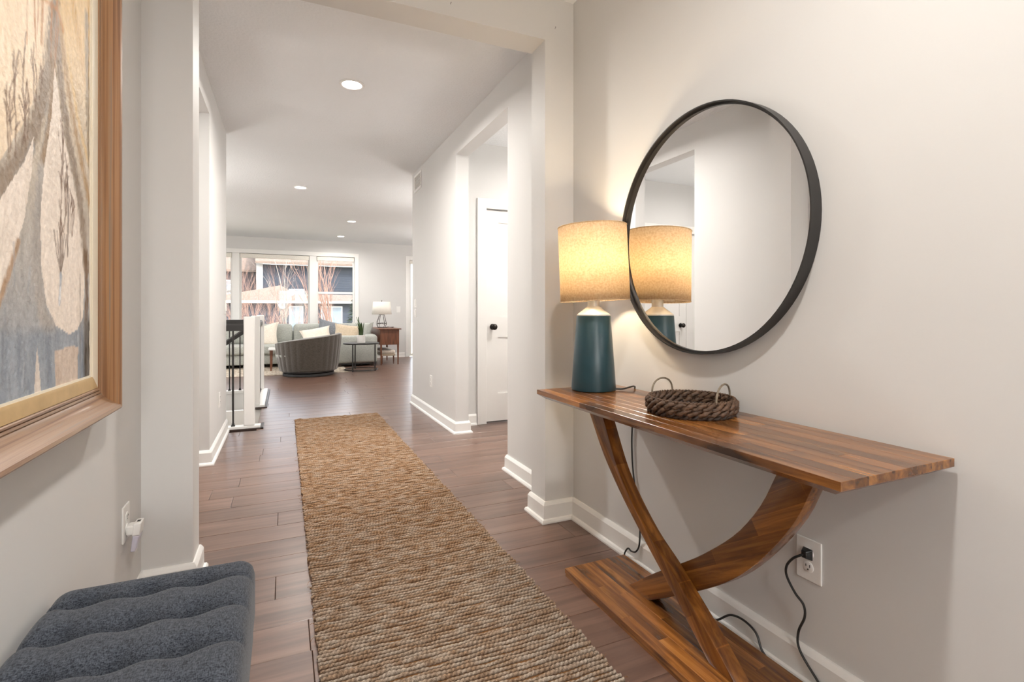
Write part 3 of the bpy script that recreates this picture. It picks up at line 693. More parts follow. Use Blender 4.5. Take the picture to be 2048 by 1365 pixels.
def edge(d, rad): d = np.clip(d, 0, rad); return rad-np.sqrt(np.clip(rad*rad-(rad-d)**2, 0, None))
z -= edge(ex, .040)*.95+edge(ey, .040)*.95
z = np.maximum(z, BH-.07)
topv = np.stack([gx, gy, z], -1).reshape(-1, 3)
id_ = np.arange(nx_*ny_).reshape(nx_, ny_)
Ft = np.stack([id_[:-1, :-1], id_[1:, :-1], id_[1:, 1:], id_[:-1, 1:]], -1).reshape(-1, 4)
brd = np.concatenate([id_[:, 0], id_[-1, 1:], id_[-2::-1, -1], id_[0, -2:0:-1]])
low = topv[brd].copy(); low[:, 2] = BH-.16; nb = len(brd); lo_i = np.arange(nb)+len(topv)
Fs = np.stack([brd, lo_i, np.roll(lo_i, -1), np.roll(brd, -1)], -1)
mesh_np('seat_cushion', np.vstack([topv, low]), np.vstack([Ft, Fs]), 'bench_fabric', bn)
MB().box(BX0+.004, BX1-.004, BY0+.004, BY1-.004, .22, BH-.15).build('bench_box', 'bench_fabric', bn, bevel=.01)
for px_ in bpx:
    for q in bpy_:
        MB().lathe([(.009, -.002), (.010, .001), (.007, .004), (.001, .005)], 14, c=(px_, q, BH-.043)).build('button', 'button_tan', bn, smooth=True)
for a in (BX0+.05, BX1-.05):
    for q in (BY0+.07, BY1-.07): MB().lathe([(.016, 0), (.026, .22)], 16, c=(a, q, 0)).build('leg', 'dark_wood', bn, smooth=True)

# ------------------------------------------------------------------ framed painting
pt = thing('framed_painting', 'framed abstract oil painting in greys and ochre on the left wall', 'painting', (XL, 0, 0))
CY0, CY1, CZ0, CZ1 = .36, 1.752, .918, 2.34
ycs = np.concatenate([np.linspace(CY0, 1.2, 40, endpoint=False), np.arange(1.2, CY1, .0034), [CY1]])
zcs = np.linspace(CZ0, CZ1, 330)
gy, gz = np.meshgrid(ycs, zcs, indexing='ij')
S = lambda *c: np.array(srgb(*c))
rg = np.random.RandomState(5)
def vnoise(y, z, sy, sz, seed):
    r_ = np.random.RandomState(seed).rand(64, 64); u = (y*sy) % 63; v = (z*sz) % 63
    i = u.astype(int); j = v.astype(int); fu = u-i; fv = v-j; fu = fu*fu*(3-2*fu); fv = fv*fv*(3-2*fv)
    a = r_[i % 64, j % 64]; b_ = r_[(i+1) % 64, j % 64]; c_ = r_[i % 64, (j+1) % 64]; d_ = r_[(i+1) % 64, (j+1) % 64]
    return (a*(1-fu)+b_*fu)*(1-fv)+(c_*(1-fu)+d_*fu)*fv
img = np.zeros(gy.shape+(3,))
t = np.clip((gz-.95)/.85, 0, 1)[..., None]
img[:] = S(150, 156, 164)*(1-t)+S(222, 202, 172)*t
img += ((vnoise(gy, gz, 60, 14, 1)-.5)*.10)[..., None]
# warm sky at the top right
wt = np.clip((gz-1.62)/.2, 0, 1)*np.clip((gy-1.44)/.1, 0, 1); n1 = vnoise(gy+gz*.5, gz, 30, 9, 2)
img = img*(1-wt[..., None])+((S(224, 196, 150)*(1-n1[..., None])+S(206, 170, 118)*n1[..., None]))*wt[..., None]
def inside(poly):
    res = np.zeros(gy.shape, bool); n_ = len(poly)
    for i in range(n_):
        (ya, za), (yb, zb) = poly[i], poly[(i+1) % n_]
        cnd = ((za > gz) != (zb > gz)) & (gy < (yb-ya)*(gz-za)/((zb-za) or 1e-9)+ya); res ^= cnd
    return res
def dist_line(pts):
    d = np.full(gy.shape, 9.); w_ = np.zeros(gy.shape)
    for (ya, za), (yb, zb) in zip(pts, pts[1:]):
        ly_, lz_ = yb-ya, zb-za; L2 = ly_*ly_+lz_*lz_; tt = np.clip(((gy-ya)*ly_+(gz-za)*lz_)/max(L2, 1e-9), 0, 1)
        d = np.minimum(d, np.hypot(gy-ya-tt*ly_, gz-za-tt*lz_))
    return d
def blend(mask, col, var=.05, seed=9, sy=70, sz=20):
    global img
    n_ = (vnoise(gy, gz, sy, sz, seed)-.5)*2*var; img = img*(1-mask[..., None])+(col+n_[..., None])*mask[..., None]
def stroke(pts, w, col, soft=.5, op=1., var=.03, seed=4):
    P_ = [(p.x, p.y) for p in catmull([(a, b_, 0) for a, b_ in pts], 6)]
    d = dist_line(P_)+(vnoise(gy, gz, 140, 90, seed)-.5)*w*.5; m_ = np.clip((w-d)/(w*soft), 0, 1)*op; blend(m_, col, var, seed)
ivory = S(232, 220, 208); taupe = S(148, 132, 116); slate = S(140, 148, 158)
blend((inside([(1.0, 2.4), (1.47, 2.4), (1.50, 1.72), (1.43, 1.60), (1.37, 1.50), (1.25, 1.37), (1.0, 1.3)])*1.), S(232, 212, 186), .06, 21)
stroke([(1.515, 1.80), (1.47, 1.62), (1.41, 1.50), (1.32, 1.385), (1.18, 1.28)], .042, taupe, .6)
stroke([(1.20, 1.24), (1.31, 1.34), (1.40, 1.45)], .018, S(150, 150, 150), .8, .7)
blend(inside([(1.0, 1.22), (1.26, 1.31), (1.36, 1.41), (1.405, 1.475), (1.395, 1.40), (1.365, 1.30), (1.31, 1.20), (1.26, 1.135), (1.0, 1.0)])*1., ivory, .05, 22)
stroke([(1.25, 1.105), (1.30, 1.18), (1.335, 1.24)], .012, S(176, 148, 122), .6)
lobe = [(1.511, 1.674), (1.495, 1.551), (1.456, 1.427), (1.436, 1.312), (1.440, 1.204), (1.466, 1.117), (1.52, 1.068), (1.60, 1.045), (1.655, 1.055), (1.694, 1.085), (1.706, 1.187), (1.690, 1.306), (1.640, 1.413), (1.579, 1.509), (1.530, 1.622)]
stroke([(1.50, 1.58), (1.452, 1.42), (1.425, 1.30), (1.420, 1.20), (1.445, 1.10), (1.50, 1.055)], .030, S(168, 162, 156), .5)
stroke([(1.515, 1.85), (1.51, 1.70), (1.49, 1.55), (1.45, 1.44)], .022, S(150, 128, 104), .7)
blend(inside(lobe)*1., ivory, .05, 23)
stroke([(1.515, 1.84), (1.545, 1.66), (1.60, 1.52), (1.665, 1.41), (1.70, 1.30), (1.722, 1.22)], .030, taupe, .6)
stroke([(1.53, 1.84), (1.60, 1.64), (1.70, 1.47), (1.75, 1.39)], .022, S(174, 146, 112), .8)
stroke([(1.55, 1.82), (1.66, 1.60), (1.75, 1.50)], .016, S(214, 186, 140), .8)
stroke([(1.72, 1.9), (1.735, 1.6), (1.75, 1.5)], .022, S(158, 142, 120), .7)
stroke([(1.712, 1.26), (1.722, 1.15), (1.715, 1.08)], .016, S(116, 90, 66), .6)
for q in range(26):                                         # bare painted trees
    ty, tz = [(1.36, 1.49), (1.30, 1.45), (1.33, 1.56), (1.42, 1.58), (1.58, 1.37), (1.555, 1.44), (1.61, 1.33), (1.545, 1.25)][q % 8]; ty += rg.normal(0, .012); tz += rg.normal(0, .02)
    hh = rg.uniform(.05, .12); st = [(ty, tz-.03), (ty+rg.normal(0, .006), tz+hh*.5), (ty+rg.normal(0, .014), tz+hh)]
    stroke(st, .0042, S(118, 92, 74), .7, .75); 
    for b_ in range(2): stroke([(ty, tz+hh*.3), (ty+rg.choice((-1, 1))*rg.uniform(.008, .022), tz+hh*rg.uniform(.5, .9))], .0032, S(126, 102, 86), .7, .7)
stroke([(1.585, 1.46), (1.592, 1.36), (1.590, 1.24)], .005, S(112, 96, 86), .6, .9)
for a in (-.04, -.022, .0, .02, .035): stroke([(1.548, 1.19), (1.548+a*.6, 1.24), (1.548+a, 1.29)], .0038, S(128, 112, 102), .6, .8)
stroke([(1.548, 1.19), (1.540, 1.12)], .008, S(170, 176, 184), .6, .9); stroke([(1.546, 1.16), (1.540, 1.12)], .004, S(228, 230, 232), .6)
stroke([(1.36, 1.86), (1.44, 1.80), (1.53, 1.81), (1.56, 1.78)], .010, S(190, 134, 82), .8, .7)
for q in range(14):
    a = rg.uniform(1.36, 1.54); stroke([(a, 1.80+rg.normal(0, .03)), (a+rg.normal(0, .01), 1.70+rg.normal(0, .04))], .004, S(178, 126, 84), .8, .6)
stroke([(1.31, 1.86), (1.35, 1.80)], .016, S(150, 104, 74), .8, .8)
# lower part: cool greys with pale shapes
lw = np.clip((1.075-gz)/.03, 0, 1)*(~inside(lobe)); blend(lw*.85, S(142, 150, 160), .10, 31, 50, 12)
for q in range(30):
    a = rg.uniform(1.2, 1.75); b_ = rg.uniform(.93, 1.25); stroke([(a, b_), (a+rg.normal(0, .006), b_-rg.uniform(.04, .10))], .006, S(*rg.choice([122, 136, 160, 184])*np.ones(3)+np.array([0, 4, 10])), .9, .5) if not inside(lobe)[np.argmin(abs(ycs-a)), np.argmin(abs(zcs-b_))] else None
blend(inside([(1.40, .90), (1.42, 1.03), (1.445, .90)])*1., S(214, 204, 194), .05, 33)
blend(inside([(1.52, .905), (1.51, 1.01), (1.60, 1.015), (1.66, 1.012), (1.655, .90)])*.95, S(204, 186, 170), .06, 34)
dk = np.clip((gy-1.69)/.02, 0, 1)*np.clip((1.10-gz)/.03, 0, 1); blend(dk, S(96, 90, 84), .06, 35)
stroke([(1.672, .90), (1.674, 1.20)], .0035, S(120, 110, 100), .7, .8)
img = np.clip(img*1.06+(vnoise(gy, gz, 120, 40, 51)-.5)[..., None]*.06, .005, 1)
verts = np.stack([np.full_like(gy, .014)+(vnoise(gy, gz, 160, 60, 41)-.5)*.0015, gy, gz], -1).reshape(-1, 3)
a_, b_ = gy.shape; idc = np.arange(a_*b_).reshape(a_, b_)
mesh_np('canvas', verts, np.stack([idc[:-1, :-1], idc[1:, :-1], idc[1:, 1:], idc[:-1, 1:]], -1).reshape(-1, 4), 'oil_paint', pt, True, img.reshape(-1, 3))
def frame_side(name, prof, side, mat):
    """mitred rail: prof = [(distance outward from the canvas edge, height off the wall)]"""
    c = {'b': ((CY0, CZ0), (CY1, CZ0), (0, -1)), 't': ((CY0, CZ1), (CY1, CZ1), (0, 1)), 'r': ((CY1, CZ0), (CY1, CZ1), (1, 0)), 'l': ((CY0, CZ0), (CY0, CZ1), (-1, 0))}[side]
    vs = []; q = len(prof)
    for (py, pz) in c[:2]:
        sy = 1 if py == CY1 else -1; sz = 1 if pz == CZ1 else -1
        for d, x in prof: vs.append((x, py+sy*d, pz+sz*d))
    fs = [tuple(range(q)), tuple(range(q, 2*q))]+[(i, (i+1) % q, (i+1) % q+q, i+q) for i in range(q)]
    return MB().add(vs, fs).build(name, mat, pt, smooth=True, angle=30)
OAK = [(.030, .012), (.030, .019), (.034, .024), (.038, .024), (.0385, .0205), (.0405, .0205), (.041, .024), (.046, .025), (.0465, .022), (.0485, .022), (.049, .0255), (.062, .030), (.074, .040), (.083, .050), (.090, .060), (.098, .062), (.103, .058), (.104, .002), (.03, .002)]
LIN = [(-.004, .010), (-.004, .019), (.004, .021), (.030, .022), (.030, .010)]
LIP = [(-.009, .010), (-.009, .017), (-.004, .0175), (-.004, .010)]
for sd_ in 'btlr':
    frame_side('frame_rail', OAK, sd_, 'frame_oak' if sd_ in 'bt' else 'frame_oak_upright')
    frame_side('liner', LIN, sd_, 'gold_liner' if sd_ in 'bt' else 'cream_liner')  # upright liners cream instead of gold: bright light put into the colour
    frame_side('liner_lip', LIP, sd_, 'cream_liner')

# ------------------------------------------------------------------ outlets, switches, vent, hooks
def plate_yz(name, label, cat, x, y, z, face, w=.078, h=.124, kind='outlet', group=None):
    """wall plate on an X-facing wall; face=-1 looks towards -X"""
    t = thing(name, label, cat, (x, y, z), group); f = face
    MB().box(min(0, f*.006), max(0, f*.006), -w/2, w/2, -h/2, h/2).build('cover_plate', 'white_plastic', t, bevel=.0025)
    if kind == 'outlet':
        for s in (-1, 1):
            rc = MB().lathe([(.0165, 0), (.0165, .0022), (.0150, .003)], 28).build('receptacle', 'white_plastic', t, smooth=True, loc=(f*.0055, 0, s*.0205)); rc.rotation_euler = (0, R(90)*f, 0)
            for dy, hh in ((-.006, .008), (.006, .0065)): MB().box(-.0004, .0004, dy-.0011, dy+.0011, -hh/2, hh/2).build('slot', 'slot_dark', t, loc=(f*.0088, 0, s*.0205+.004))
            MB().lathe([(.0022, 0), (.0022, .0006)], 12).build('ground_hole', 'slot_dark', t, loc=(f*.0084, 0, s*.0205-.007)).rotation_euler = (0, R(90)*f, 0)
        sc_ = MB().lathe([(.0025, 0), (.002, .001)], 10).build('screw', 'white_plastic', t, loc=(f*.006, 0, 0)); sc_.rotation_euler = (0, R(90)*f, 0)
    else:
        MB().box(min(0, f*.010), max(0, f*.010), -.017, .017, -.033, .033).build('rocker', 'white_plastic', t, loc=(f*.004, 0, 0), bevel=.002)
    return t
plate_yz('wall_outlet', 'white duplex wall outlet with black plug beside the console leg', 'outlet', XR, 1.012, .368, -1)
plate_yz('wall_outlet', 'white wall outlet on the corridor wall beyond the side hall', 'outlet', XR, 5.25, .372, -1)
plate_yz('wall_outlet', 'white wall outlet above the left corridor baseboard', 'outlet', -.49, 4.82, .377, 1)
plate_yz('wall_outlet', 'white wall outlet behind the plug-in night light', 'outlet', XL, 2.14, .376, 1)
plate_yz('light_switch', 'white switch low on the end of the right corridor wall', 'switch', XR, 5.95, 1.09, -1, kind='switch', h=.10)
plate_yz('light_switch', 'white switch high on the end of the right corridor wall', 'switch', XR, 5.95, 1.205, -1, kind='switch', h=.10)
plate_yz('light_switch', 'white switch on the end of the left corridor wall', 'switch', -.49, 5.29, 1.145, 1, kind='switch')
t = thing('light_switch', 'small white switch plate on the far wall behind the lamp', 'switch', (2.566, YF, 1.168))
MB().box(-.05, .05, -.006, 0, -.075, .075).build('cover_plate', 'white_plastic', t, bevel=.002); MB().box(-.018, .018, -.010, -.005, -.035, .035).build('rocker', 'white_plastic', t)
t = thing('night_light', 'white plug-in night light with lavender lens on the left outlet', 'night light', (XL+.008, 2.14, .350))
MB().box(0, .022, -.022, .022, -.014, .018).build('housing', 'white_plastic', t, bevel=.005)
nl = MB().add([(.022, -.026, .026), (.044, -.026, .026), (.040, -.026, -.016), (.018, -.026, -.016), (.022, .026, .026), (.044, .026, .026), (.040, .026, -.016), (.018, .026, -.016)], [(0, 1, 2, 3), (7, 6, 5, 4), (0, 4, 5, 1), (1, 5, 6, 2), (2, 6, 7, 3), (3, 7, 4, 0)]).build('head', 'white_plastic', t, bevel=.003)
MB().add([(.019, -.025, -.016), (.039, -.025, -.016), (.026, -.021, -.072), (.012, -.021, -.072), (.019, .025, -.016), (.039, .025, -.016), (.026, .021, -.072), (.012, .021, -.072)], [(0, 1, 2, 3), (7, 6, 5, 4), (0, 4, 5, 1), (1, 5, 6, 2), (2, 6, 7, 3), (3, 7, 4, 0)]).build('lens', 'lens_lavender', t, bevel=.003)
MB().box(.028, .038, -.008, .008, .0262, .0268).build('sensor', 'slot_dark', t)
vt = thing('wall_vent', 'white louvred air vent high on the right corridor wall', 'vent', (XR, 5.83, 2.615))
mb = MB().box(-.008, 0, -.17, -.145, -.10, .10).box(-.008, 0, .145, .17, -.10, .10).box(-.008, 0, -.145, .145, -.10, -.075).box(-.008, 0, -.145, .145, .075, .10); mb.build('vent_frame', 'white_plastic', vt, bevel=.001)
MB().box(-.001, 0, -.145, .145, -.075, .075).build('vent_back', 'slot_dark', vt)
for i in range(9):
    s_ = MB().box(-.004, .004, -.145, .145, -.0012, .0012).build('louvre', 'white_plastic', vt, loc=(-.004, 0, -.066+.0165*i)); s_.rotation_euler = (0, R(35), 0)
for (hx, hz, lb) in ((.735, 2.592, 'tiny dark wire hook over the middle of the entry header'), (1.308, 2.604, 'tiny dark wire hook at the right end of the entry header')):
    MB().tube(catmull([(0, 0, .006), (.001, -.006, .004), (-.002, -.011, -.002), (-.004, -.009, -.006), (-.003, -.004, -.006)], 4), .0009, 6).build('wall_hook', 'black_metal', loc=(hx, 2.36, hz))
    tag(bpy.data.objects[-1] if False else COL.objects[-1], lb, 'hook', 'wire hooks on the entry header')

# ------------------------------------------------------------------ staircase: curbs, newels, railings, steps
st = thing('stair_flight', 'carpeted stair flight going down beside the corridor', 'stairs', (0, 0, 0))
for i in range(9):
    MB().box(-.27-.26*(i+1), -.27-.26*i, 5.55, 6.52, -.19*(i+1)-.05, -.19*(i+1)).build('step', 'area_rug', st)
struct(MB().box(-2.9, -.235, 5.40, 5.46, -2.6, -.012).box(-.235, -.20, 5.46, 7.9, -2.6, -.012).box(-2.9, -.235, 7.86, 7.95, -2.6, -.012).box(-2.9, -.235, 6.53, 6.60, -2.6, -.02).build('wall_stairwell', 'trim_white'), 'white stairwell side walls below floor level', 'wall')
struct(MB().box(-2.9, -.235, 5.40, 7.95, -2.7, -2.6).build('floor_lower', 'area_rug'), 'carpeted landing at the bottom of the stairwell', 'floor')
NX = -.300
def curb(name, boxes, label):
    mb = MB()
    for bb in boxes: mb.box(*bb)
    return struct(mb.build(name, 'trim_white', bevel=.003), label, 'trim')
curb('trim_1', [(-2.9, -.205, 5.372, 5.470, -.012, .030)], 'white curb under the near stair railing')
curb('trim_2', [(-.345, -.205, 6.52, 7.95, -.012, .030), (-2.9, -.345, 7.85, 7.95, -.012, .030)], 'white curb along the far side of the stairwell')
struct(MB().box(-.205, -.178, 5.345, 5.60, -.012, .010).box(-.49, -.178, 5.345, 5.372, -.012, .010).build('trim_3', 'dark_wood', bevel=.003), 'dark wood nosing round the near newel', 'trim')
struct(MB().box(-.205, -.178, 6.50, 7.97, -.012, .010).box(-.345, -.178, 6.49, 6.52, -.012, .010).build('trim_4', 'dark_wood', bevel=.003), 'dark wood nosing along the far stair curb', 'trim')
def newel(y, label):
    o = MB().box(-.0465, .0465, -.0465, .0465, 0, 1.030).build('newel_post', 'trim_white', loc=(NX, y, .030), bevel=.010, seg=3)
    return tag(o, label, 'post', 'white newel posts by the stairs')
newel(5.42, 'nearest white square newel post by the stairs'); newel(6.575, 'middle white square newel post by the stairs'); newel(7.90, 'farthest white square newel post by the stairs')
def railing(name, label, a, b, zb_a, zb_b, zr_a, zr_b, n, base=True):
    """a,b: plan ends; zb: foot heights; zr: underside of rail heights"""
    a = Vector((*a, 0)); b = Vector((*b, 0)); d = (b-a); t = thing(name, label, 'railing', a); dn = d.normalized(); px = Vector((-dn.y, dn.x, 0))*.029
    vs = []
    for p, zr in ((Vector((0, 0, 0)), zr_a), (d, zr_b)):
        for s, dz in ((-1, 0), (1, 0), (1, .045), (.6, .064), (-.6, .064), (-1, .045)): q = p+px*s; vs.append((q.x, q.y, zr+dz))
    MB().add(vs, [(0, 1, 2, 3, 4, 5), (11, 10, 9, 8, 7, 6)]+[(i, (i+1) % 6, (i+1) % 6+6, i+6) for i in range(6)]).build('handrail', 'black_metal', t, bevel=.003)
    for i in range(n):
        u = (i+.62)/n; p = d*u; zb_ = zb_a+(zb_b-zb_a)*u; zr = zr_a+(zr_b-zr_a)*u
        bal = MB().tube([(0, 0, zb_), (0, 0, zr+.01)], .0075, 8).build('baluster', 'black_metal', t, loc=(p.x, p.y, 0))
        MB().box(-.016, .016, -.016, .016, zb_, zb_+.012).box(-.011, .011, -.011, .011, zb_+.012, zb_+.026).build('shoe', 'black_metal', bal)
    return t
railing('stair_railing', 'short black railing between the left wall and nearest newel', (-.346, 5.42), (-.49, 5.42), .030, .030, .925, .925, 1)
railing('stair_railing', 'black railing sloping down the stairs from the middle newel', (-.346, 6.575), (-2.2, 6.575), -.02, -1.38, .905, -.45, 16)
railing('stair_railing', 'black level railing running left from the farthest newel', (-.346, 7.90), (-2.88, 7.90), .030, .030, .935, .935, 20)
railing('stair_railing', 'black level railing between the middle and farthest newels', (-.30, 6.625), (-.30, 7.85), .030, .030, .93, .93, 11)

# ------------------------------------------------------------------ living room
o = MB().box(-2.7, 1.10, 9.76, 11.9, .0005, .007).build('area_rug', 'area_rug', bevel=.003); tag(o, 'pale woven area rug under the seating', 'rug')
def rbox(name, mat, parent, x0, x1, y0, y1, z0, z1, bv=.04, loc=None):
    return MB().box(x0, x1, y0, y1, z0, z1).build(name, mat, parent, smooth=True, bevel=bv, seg=4, angle=60, loc=loc)
sf = thing('sectional_sofa', 'pale grey-green sectional sofa under the window', 'sofa', (0, 0, 0))
rbox('sofa_base', 'sofa_fabric', sf, -1.95, 1.75, 11.12, 12.18, .07, .27, .03)
rbox('return_base', 'sofa_fabric', sf, .92, 1.75, 10.72, 11.15, .07, .27, .03)
rbox('seat_cushion', 'sofa_fabric', sf, -1.9, -.42, 11.06, 11.95, .27, .455, .05); rbox('seat_cushion', 'sofa_fabric', sf, -.41, .90, 11.06, 11.95, .27, .455, .05)
rbox('seat_cushion', 'sofa_fabric', sf, .91, 1.52, 10.90, 11.95, .27, .455, .05)
rbox('sofa_back', 'sofa_fabric', sf, -1.95, 1.75, 11.95, 12.2, .2, .70, .06)
for x0, x1 in ((-1.62, -.45), (-.44, .17), (.18, .83), (.84, 1.50)): rbox('back_cushion', 'sofa_fabric', sf, x0, x1, 11.66, 11.98, .44, .855, .09)
rbox('arm', 'sofa_fabric', sf, .97, 1.76, 10.68, 10.90, .07, .625, .05); tag(rbox('side_back', 'sofa_fabric', sf, 1.54, 1.76, 10.80, 12.1, .07, .64, .05), 'low return back')
rbox('arm', 'sofa_fabric', sf, -1.98, -1.72, 11.1, 12.15, .07, .60, .05)
for x, y in ((1.02, 10.74), (1.7, 10.74), (-1.88, 11.2), (1.7, 12.1), (-1.88, 12.1)): MB().box(x-.03, x+.03, y-.03, y+.03, .012 if x < 1.1 else 0, .07).build('foot', 'dark_wood', sf)
MB().box(1.0, 1.72, 10.75, 12.1, .035, .075).build('plinth', 'slot_dark', sf)
def throw(label, mat, loc, rot, w, h, t=.22, chop=0.):
    o = pillow(MB(), w, h, t, pinch=.15, chop=chop).build('throw_pillow', mat, smooth=True, loc=loc); o.rotation_euler = [R(a) for a in rot]
    return tag(o, label, 'pillow', 'throw pillows on the sofa')
throw('ivory square throw pillow with chopped top at left end of sofa', 'ivory_pillow', (-.42, 11.52, .64), (-14, 0, 4), .66, .54, chop=.12)
throw('slate grey throw pillow leaning in the sofa corner', 'slate_pillow', (.92, 11.50, .70), (-24, 14, -8), .62, .46)
throw('ivory patterned lumbar pillow in front of the slate pillow', 'ivory_pillow', (.62, 11.30, .60), (-30, -10, 6), .62, .40, .18)
throw('tan rounded throw pillow behind the snake plant', 'tan_pillow', (1.20, 11.10, .63), (-25, 8, -10), .56, .46, .26)
throw('grey throw pillow resting on the sofa return beside the desk', 'sofa_fabric', (1.50, 11.25, .68), (-20, 0, -40), .54, .44, .24)

# barrel swivel chair, back towards the viewer
ch = thing('swivel_chair', 'grey channel-tufted barrel swivel chair seen from behind', 'chair', (.40, 9.66, .007))
a0 = R(-18); span = R(152); nA, nZ = 420, 10; vs = []; fs = []
for i in range(nA):
    u = -1+2*i/(nA-1); a = a0+u*span
    hgt = .715-.165*(abs(u)**1.15); rib = .008*abs(math.sin(u*40))
    sec = []
    for k in range(nZ):
        w_ = k/(nZ-1); z = .085+(hgt-.085)*w_; rr = .475+.075*w_**.8+rib*(1 if 0 < k < nZ-1 else .3); sec.append((rr, z))
    sec += [(sec[-1][0]-.035, hgt+.018), (sec[-1][0]-.085, hgt+.002), (.44, hgt-.06), (.40, .30), (.40, .085)]
    for rr, z in sec: vs.append((rr*math.cos(a), rr*math.sin(a)*.92, z))
q = len(sec)
for i in range(nA-1):
    for k in range(q): fs.append((i*q+k, (i+1)*q+k, (i+1)*q+(k+1) % q, i*q+(k+1) % q))
fs += [tuple(range(q)), tuple((nA-1)*q+k for k in range(q))]
MB().add(vs, fs).build('barrel_back', 'velvet_grey', ch, smooth=True, angle=50)
MB().lathe([(.40, .04), (.43, .06), (.43, .085)], 48).build('swivel_base', 'black_metal', ch, smooth=True); MB().lathe([(.42, 0), (.42, .04)], 48).build('floor_ring', 'slot_dark', ch)
sc_ = MB().lathe([(.38, .085), (.455, .11), (.46, .27), (.44, .29)], 48).build('seat_frame', 'velvet_grey', ch, smooth=True); 
s2 = MB().lathe([(.40, .29), (.455, .31), (.47, .36), (.45, .41), (.38, .43)], 48).build('seat_cushion', 'sofa_fabric', ch, smooth=True, loc=(-.07, .02, 0))

# round side table with snake plant
s = thing('side_table', 'round black metal side table beside the swivel chair', 'side table', (1.34, 9.98, 0))
MB().lathe([(.325, .498), (.330, .502), (.330, .520), (.326, .523), (.31, .519)], 56).build('table_top', 'black_metal', s, smooth=True)
for a in (232, 318, 105): 
    x, y = .30*math.cos(R(a)), .30*math.sin(R(a)); MB().box(x-.011, x+.011, y-.011, y+.011, .0, .50).build('leg', 'black_metal', s)
MB().tube([(.30*math.cos(2*PI*i/48), .30*math.sin(2*PI*i/48), .021) for i in range(48)], .010, 6, closed=True).build('floor_ring', 'black_metal', s, smooth=True)
p = thing('potted_plant', 'snake plant in a white cylinder pot on the side table', 'plant', (1.33, 9.93, .520))
MB().lathe([(.072, 0), (.077, .004), (.077, .150), (.073, .152), (.070, .130)], 40).build('pot', 'pot_white', p, smooth=True)
MB().lathe([(.071, .125), (.071, .132)], 30).build('soil', 'soil', p)
for i in range(11):
    a = random.uniform(0, 2*PI); rr = random.uniform(.0, .04); hh = random.uniform(.20, .37); ln = random.uniform(.02, .13); wv = random.uniform(.022, .032)
    dx, dy = math.cos(a), math.sin(a); bx_, by_ = rr*dx, rr*dy; px_, py_ = -dy, dx; vs = []; fs = []; n = 9
    for k in range(n):
        u = k/(n-1); w_ = wv*(1-u**2.4)*(.7+.6*u*(1-u)*2)+.0006; cx, cy, cz = bx_+dx*ln*u*u, by_+dy*ln*u*u, .13+hh*u
        for s_, f_ in ((-1, 0), (0, .004), (1, 0)): vs.append((cx+px_*w_*s_-dx*f_, cy+py_*w_*s_-dy*f_, cz))
        for s_, f_ in ((1, .002), (0, -.002), (-1, .002)): vs.append((cx+px_*w_*s_+dx*f_*0+dx*.003, cy+py_*w_*s_+dy*.003, cz))
    for k in range(n-1):
        for j in range(6): fs.append((k*6+j, k*6+(j+1) % 6, k*6+6+(j+1) % 6, k*6+6+j))
    MB().add(vs, fs).build('leaf', 'leaf_green', p, smooth=True)
# coffee table
c = thing('coffee_table', 'low coffee table with white top behind the swivel chair', 'coffee table', (.28, 10.72, .007))
MB().box(-.55, .50, -.30, .26, .385, .412).build('table_top', 'marble_white', c, bevel=.006)
for x, y in ((-.50, -.24), (.45, -.24), (-.50, .20), (.45, .20)): MB().add([(x-.024, y-.024, .386), (x+.024, y-.024, .386), (x+.024, y+.024, .386), (x-.024, y+.024, .386), (x-.014, y-.014, 0), (x+.014, y-.014, 0), (x+.014, y+.014, 0), (x-.014, y+.014, 0)], [(0, 1, 2, 3), (7, 6, 5, 4), (0, 4, 5, 1), (1, 5, 6, 2), (2, 6, 7, 3), (3, 7, 4, 0)]).build('leg', 'walnut', c)
# walnut desk
d = thing('wood_desk', 'walnut desk with tapered legs beside the sofa return', 'desk', (2.02, 11.40, 0))
MB().box(-.235, .235, -.70, .70, .738, .758).build('desk_top', 'walnut', d, bevel=.005)
MB().box(-.195, .195, -.655, .655, .42, .738).build('desk_body', 'walnut', d, bevel=.004)
MB().box(.196, .206, -.60, -.02, .45, .72).build('drawer', 'walnut', d, bevel=.003); MB().box(.196, .206, .02, .60, .45, .72).build('drawer', 'walnut', d, bevel=.003)
for x in (-.175, .175):
    for y in (-.63, .63): MB().add([(x-.022, y-.022, .74), (x+.022, y-.022, .74), (x+.022, y+.022, .74), (x-.022, y+.022, .74), (x-.011, y-.011, 0), (x+.011, y-.011, 0), (x+.011, y+.011, 0), (x-.011, y+.011, 0)], [(0, 1, 2, 3), (7, 6, 5, 4), (0, 4, 5, 1), (1, 5, 6, 2), (2, 6, 7, 3), (3, 7, 4, 0)]).build('leg', 'walnut', d)
s = thing('low_stool', 'low cushioned stool tucked under the walnut desk', 'stool', (2.02, 11.35, 0))
rbox('cushion', 'ivory_pillow', s, -.15, .15, -.42, .42, .215, .30, .035); MB().box(-.15, .15, -.42, .42, .175, .215).build('seat_frame', 'tan_pillow', s, bevel=.004)
for x in (-.12, .12):
    for y in (-.38, .38): MB().lathe([(.009, 0), (.015, .176)], 12, c=(x, y, 0)).build('leg', 'walnut', s)
